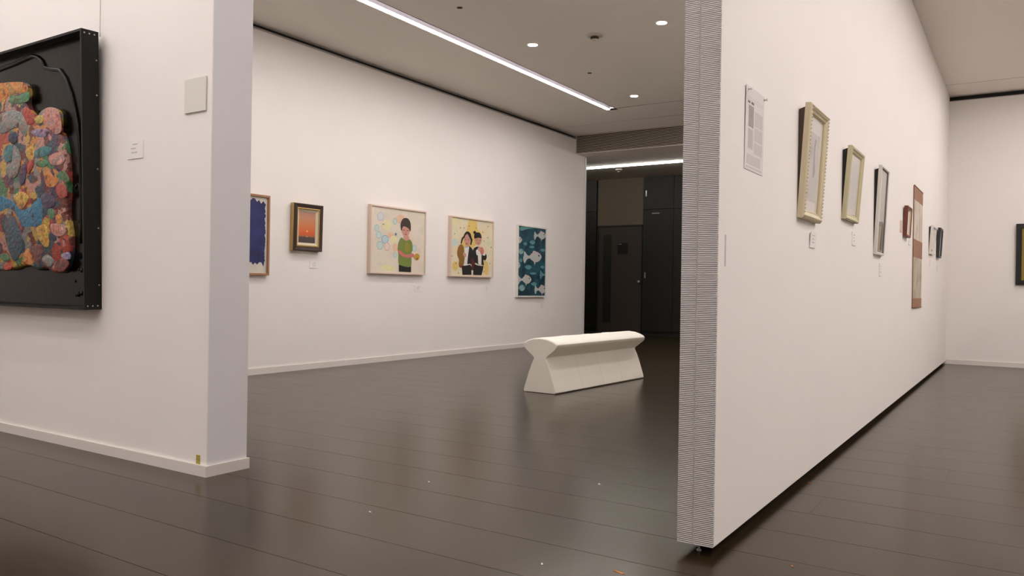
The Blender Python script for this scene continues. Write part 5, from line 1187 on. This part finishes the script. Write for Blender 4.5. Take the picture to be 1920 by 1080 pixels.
painted('painted_figure', [('print_light', 1, [(0.3, 0.1), (0.7, 0.1), (0.8, 0.4), (0.62, 0.7), (0.66, 0.9), (0.5, 0.96), (0.38, 0.88), (0.44, 0.7), (0.25, 0.45)]), ('wash_dark', 1, [(0.55, 0.35), (0.75, 0.45), (0.6, 0.75), (0.7, 0.9), (0.52, 0.9), (0.5, 0.6)])], -0.098, 0.090, 0.085, H - 0.105, -0.0106, pc)
panel('glass', W - 0.074, 0.037, H - 0.037, -0.0135, 0.001, 'picture_glass', t)
card('small white caption card under the beaded gold frame, hanging slightly crooked', on_partition(3.812, 1.052), 0.105, 0.072, 0.0, 3, math.radians(5))

# --- green-gold frame
W, H = 0.372, 0.385
t = thing('framed_picture', 'smaller plain greenish gold frame with a faint picture, second on the partition', 'picture', on_partition(4.676, 1.242), rx=math.radians(4.2), group='pictures along the partition')
gap_shade_wedge(W, H, math.radians(4.2), t, 'recess_black')
frame_ring('frame', W, H, [(0, 0.0), (0, 0.020), (0.005, 0.025), (0.014, 0.024), (0.020, 0.019), (0.030, 0.015), (0.030, 0.0)], 'green_gold', t)
frame_ring('slip', W, H, [(0.028, 0.004), (0.028, 0.018), (0.034, 0.013), (0.034, 0.004)], 'pale_slip', t)
panel('backing', W - 0.02, 0.01, H - 0.01, -0.004, 0.0035, 'backing_card', t)
panel('mat_board', W - 0.062, 0.031, H - 0.031, -0.009, 0.004, 'mat_board', t)
blotch_mat('pale_wash', [srgb(196, 194, 192), srgb(212, 206, 200), srgb(222, 214, 206)], 7)
panel('drawing', 0, 0.065, H - 0.060, -0.0095, 0.0006, 'pale_wash', t, -0.125, 0.125)
panel('glass', W - 0.060, 0.030, H - 0.030, -0.012, 0.001, 'picture_glass', t)
card('small white caption card under the greenish gold frame', on_partition(4.848, 1.117), 0.11, 0.075)

# --- silver tall frame
W, H = 0.325, 0.565
t = thing('framed_picture', 'tall thin silver frame with a grey picture, third on the partition', 'picture', on_partition(5.703, 1.100), rx=math.radians(2.6), group='pictures along the partition')
gap_shade_wedge(W, H, math.radians(2.6), t, 'recess_black')
frame_ring('frame', W, H, [(0, 0.0), (0, 0.020), (0.010, 0.022), (0.016, 0.016), (0.016, 0.0)], 'silver_frame', t)
frame_ring('inner_line', W, H, [(0.016, 0.006), (0.016, 0.017), (0.018, 0.014), (0.018, 0.006)], 'print_grey', t)
panel('backing', W - 0.01, 0.005, H - 0.005, -0.004, 0.0035, 'backing_card', t)
blotch_mat('grey_field', [srgb(184, 178, 170), srgb(196, 190, 182), srgb(204, 198, 190)], 5)
pc = panel('print', W - 0.036, 0.018, H - 0.018, -0.009, 0.004, 'grey_field', t)
painted('painted_shape', [('print_dark', 1, [(0.62, 0.05), (0.95, 0.05), (0.95, 0.35), (0.78, 0.36), (0.66, 0.22)])], -W / 2 + 0.018, W / 2 - 0.018, 0.018, H - 0.018, -0.0092, pc)
panel('glass', W - 0.034, 0.017, H - 0.017, -0.0115, 0.001, 'picture_glass', t)
card('narrow white caption card under the tall silver frame', on_partition(5.842, 0.962), 0.095, 0.085)

# --- small red frame
W, H = 0.255, 0.240
t = thing('framed_picture', 'small dark red framed picture just before the hanging scroll', 'picture', on_partition(7.085, 1.302), rx=math.radians(2.5), group='pictures along the partition')
frame_ring('frame', W, H, [(0, 0.0), (0, 0.026), (0.006, 0.030), (0.018, 0.027), (0.020, 0.020), (0.020, 0.0)], 'red_lacquer', t)
frame_ring('slip', W, H, [(0.020, 0.006), (0.020, 0.023), (0.030, 0.017), (0.030, 0.006)], 'pale_slip', t)
panel('picture', W - 0.058, 0.029, H - 0.029, -0.014, 0.008, 'mat_board', t)
mat('pink_plate', srgb(222, 190, 180), 0.7, 0.03, 20)
t = thing('caption_card', 'pale pink plate left of the small red frame', 'card', on_partition(6.85, 1.325), group='caption cards')
box('plate', -0.055, 0.055, -0.003, 0, 0, 0.09, 'pink_plate', t)  # thin pale pink plate with two faint lines
boxes('print', [(-0.03, 0.02, -0.0035, -0.003, 0.06, 0.064), (-0.03, 0.03, -0.0035, -0.003, 0.035, 0.039)], 'print_light', t)
card('tiny white caption card right of the small red frame', on_partition(7.37, 1.255), 0.09, 0.06)

# --- hanging scroll
mat('brown_brocade', srgb(152, 112, 88), 0.75, 0.15, 60)
mat('scroll_wood', srgb(110, 70, 48), 0.5, 0.1, 30)
blotch_mat('scroll_ink', [srgb(176, 158, 140), srgb(206, 192, 176), srgb(216, 204, 190)], 6)
blotch_mat('scroll_ink_green', [srgb(150, 140, 112), srgb(186, 174, 150), srgb(204, 192, 174)], 6)
W, H = 0.66, 1.045
t = thing('hanging_scroll', 'tall hanging scroll with brown cloth bands at top, middle and bottom', 'scroll', on_partition(7.945, 0.727))
box('backing_cloth', -W / 2, W / 2, -0.006, -0.002, 0, H, 'brown_brocade', t)
box('cloth_band', -W / 2, W / 2, -0.009, -0.006, 0.93, H, 'brown_brocade', t)
box('cloth_band', -W / 2, W / 2, -0.009, -0.006, 0.437, 0.590, 'brown_brocade', t)
box('cloth_band', -W / 2, W / 2, -0.009, -0.006, 0, 0.080, 'brown_brocade', t)
box('paper_panel', -W / 2 + 0.03, W / 2 - 0.03, -0.008, -0.006, 0.590, 0.930, 'scroll_ink', t)
box('paper_panel', -W / 2 + 0.03, W / 2 - 0.03, -0.008, -0.006, 0.080, 0.437, 'scroll_ink_green', t)
for z in (0.0, H):
    lathe('roller', [(0.004, -W / 2), (0.005, -W / 2 + 0.01), (0.005, W / 2 - 0.01), (0.004, W / 2)], 'scroll_wood', t, 12).matrix_local = Matrix.Translation((0, -0.008, z)) @ Matrix.Rotation(math.pi / 2, 4, 'Y')

# --- two small frames by the corner
W, H = 0.37, 0.285
t = thing('framed_picture', 'small white framed picture between the scroll and the corner', 'picture', on_partition(9.115, 1.250), rx=math.radians(4), group='pictures along the partition')
gap_shade_wedge(W, H, math.radians(4), t, 'recess_black')
frame_ring('frame', W, H, [(0, 0.0), (0, 0.020), (0.016, 0.022), (0.020, 0.014), (0.020, 0.0)], 'white_frame', t)
panel('backing', W - 0.01, 0.005, H - 0.005, -0.004, 0.0035, 'backing_card', t)
panel('print', W - 0.038, 0.019, H - 0.019, -0.010, 0.005, 'mat_board', t)
boxes('base_mark', [(-0.12, 0.02, -0.0105, -0.010, 0.03, 0.05)], 'print_dark', t)
card('tiny white caption card under the small white frame by the corner', on_partition(9.09, 1.125), 0.10, 0.075)
W, H = 0.30, 0.318
t = thing('framed_picture', 'small charcoal framed picture last before the corner', 'picture', on_partition(9.860, 1.246), rx=math.radians(3), group='pictures along the partition')
frame_ring('frame', W, H, [(0, 0.0), (0, 0.026), (0.022, 0.030), (0.026, 0.018), (0.026, 0.0)], 'charcoal_frame', t)
panel('mat_board', W - 0.05, 0.025, H - 0.025, -0.012, 0.008, 'mat_board', t)
panel('print', W - 0.13, 0.065, H - 0.065, -0.0126, 0.0006, 'pale_wash', t)
card('tiny white caption card under the charcoal frame by the corner', on_partition(9.86, 1.10), 0.10, 0.06)

# ------------------------------------------------------------------ end wall on the right
W, H = 0.72, 0.715
t = thing('framed_picture', 'black framed picture with a gold-green mount at the right edge on the end wall', 'picture', (RIGHT_X, 0.115 - W / 2, 0.968), RZ, math.radians(1.0))
frame_ring('frame', W, H, [(0, 0.0), (0, 0.030), (0.050, 0.032), (0.056, 0.020), (0.056, 0.0)], 'black_frame', t)
mat('green_gold_mount', srgb(140, 118, 50), 0.6, 0.12, 20)
panel('mount', W - 0.108, 0.054, H - 0.054, -0.016, 0.012, 'green_gold_mount', t)
panel('picture', W - 0.30, 0.15, H - 0.15, -0.0165, 0.0005, 'sunset_paint', t)

# ------------------------------------------------------------------ scraps on the floor
def scrap(label, x, y, w, d, material, rz):
    v = [(-w / 2, -d / 2, 0.0002), (w * 0.45, -d * 0.4, 0.0002), (w / 2, d / 2, 0.0002), (-w * 0.3, d * 0.45, 0.0002), (-w * 0.42, -d * 0.2, 0.003), (w * 0.40, -d * 0.2, 0.0015), (w * 0.35, d * 0.35, 0.0035), (-w * 0.25, d * 0.3, 0.002)]
    o = mesh('floor_scrap', v, CUBE_F, material)
    o.location = (x, y, 0)
    o.rotation_euler = (0, 0, rz)
    tag(o, label, 'scrap', 'tiny scraps on the floor')
mat('orange_scrap', srgb(206, 140, 84), 0.6, 0.1, 50)
scrap('orange sliver on the dark floor at the bottom edge', 2.187, 1.016, 0.045, 0.008, 'orange_scrap', 1.2)
scrap('white crumb on the floor below the boy painting', 2.708, 2.166, 0.012, 0.008, 'card_white', 0.4)
scrap('white crumb on the floor nearest the left wall end', 2.222, 2.055, 0.014, 0.006, 'card_white', 1.1)
scrap('pale crumb on the floor between bench and partition', 3.118, 1.549, 0.012, 0.007, 'card_white', 0.9)
scrap('gold sliver on the floor in the shadow of the partition', 3.700, 0.800, 0.020, 0.003, 'orange_scrap', 1.3)
scrap('pale crumb on the floor near the bottom middle', 2.112, 1.241, 0.010, 0.006, 'card_white', 0.2)
scrap('pale crumb on the floor right of the partition foot', 2.546, 0.598, 0.008, 0.005, 'orange_scrap', 0.6)
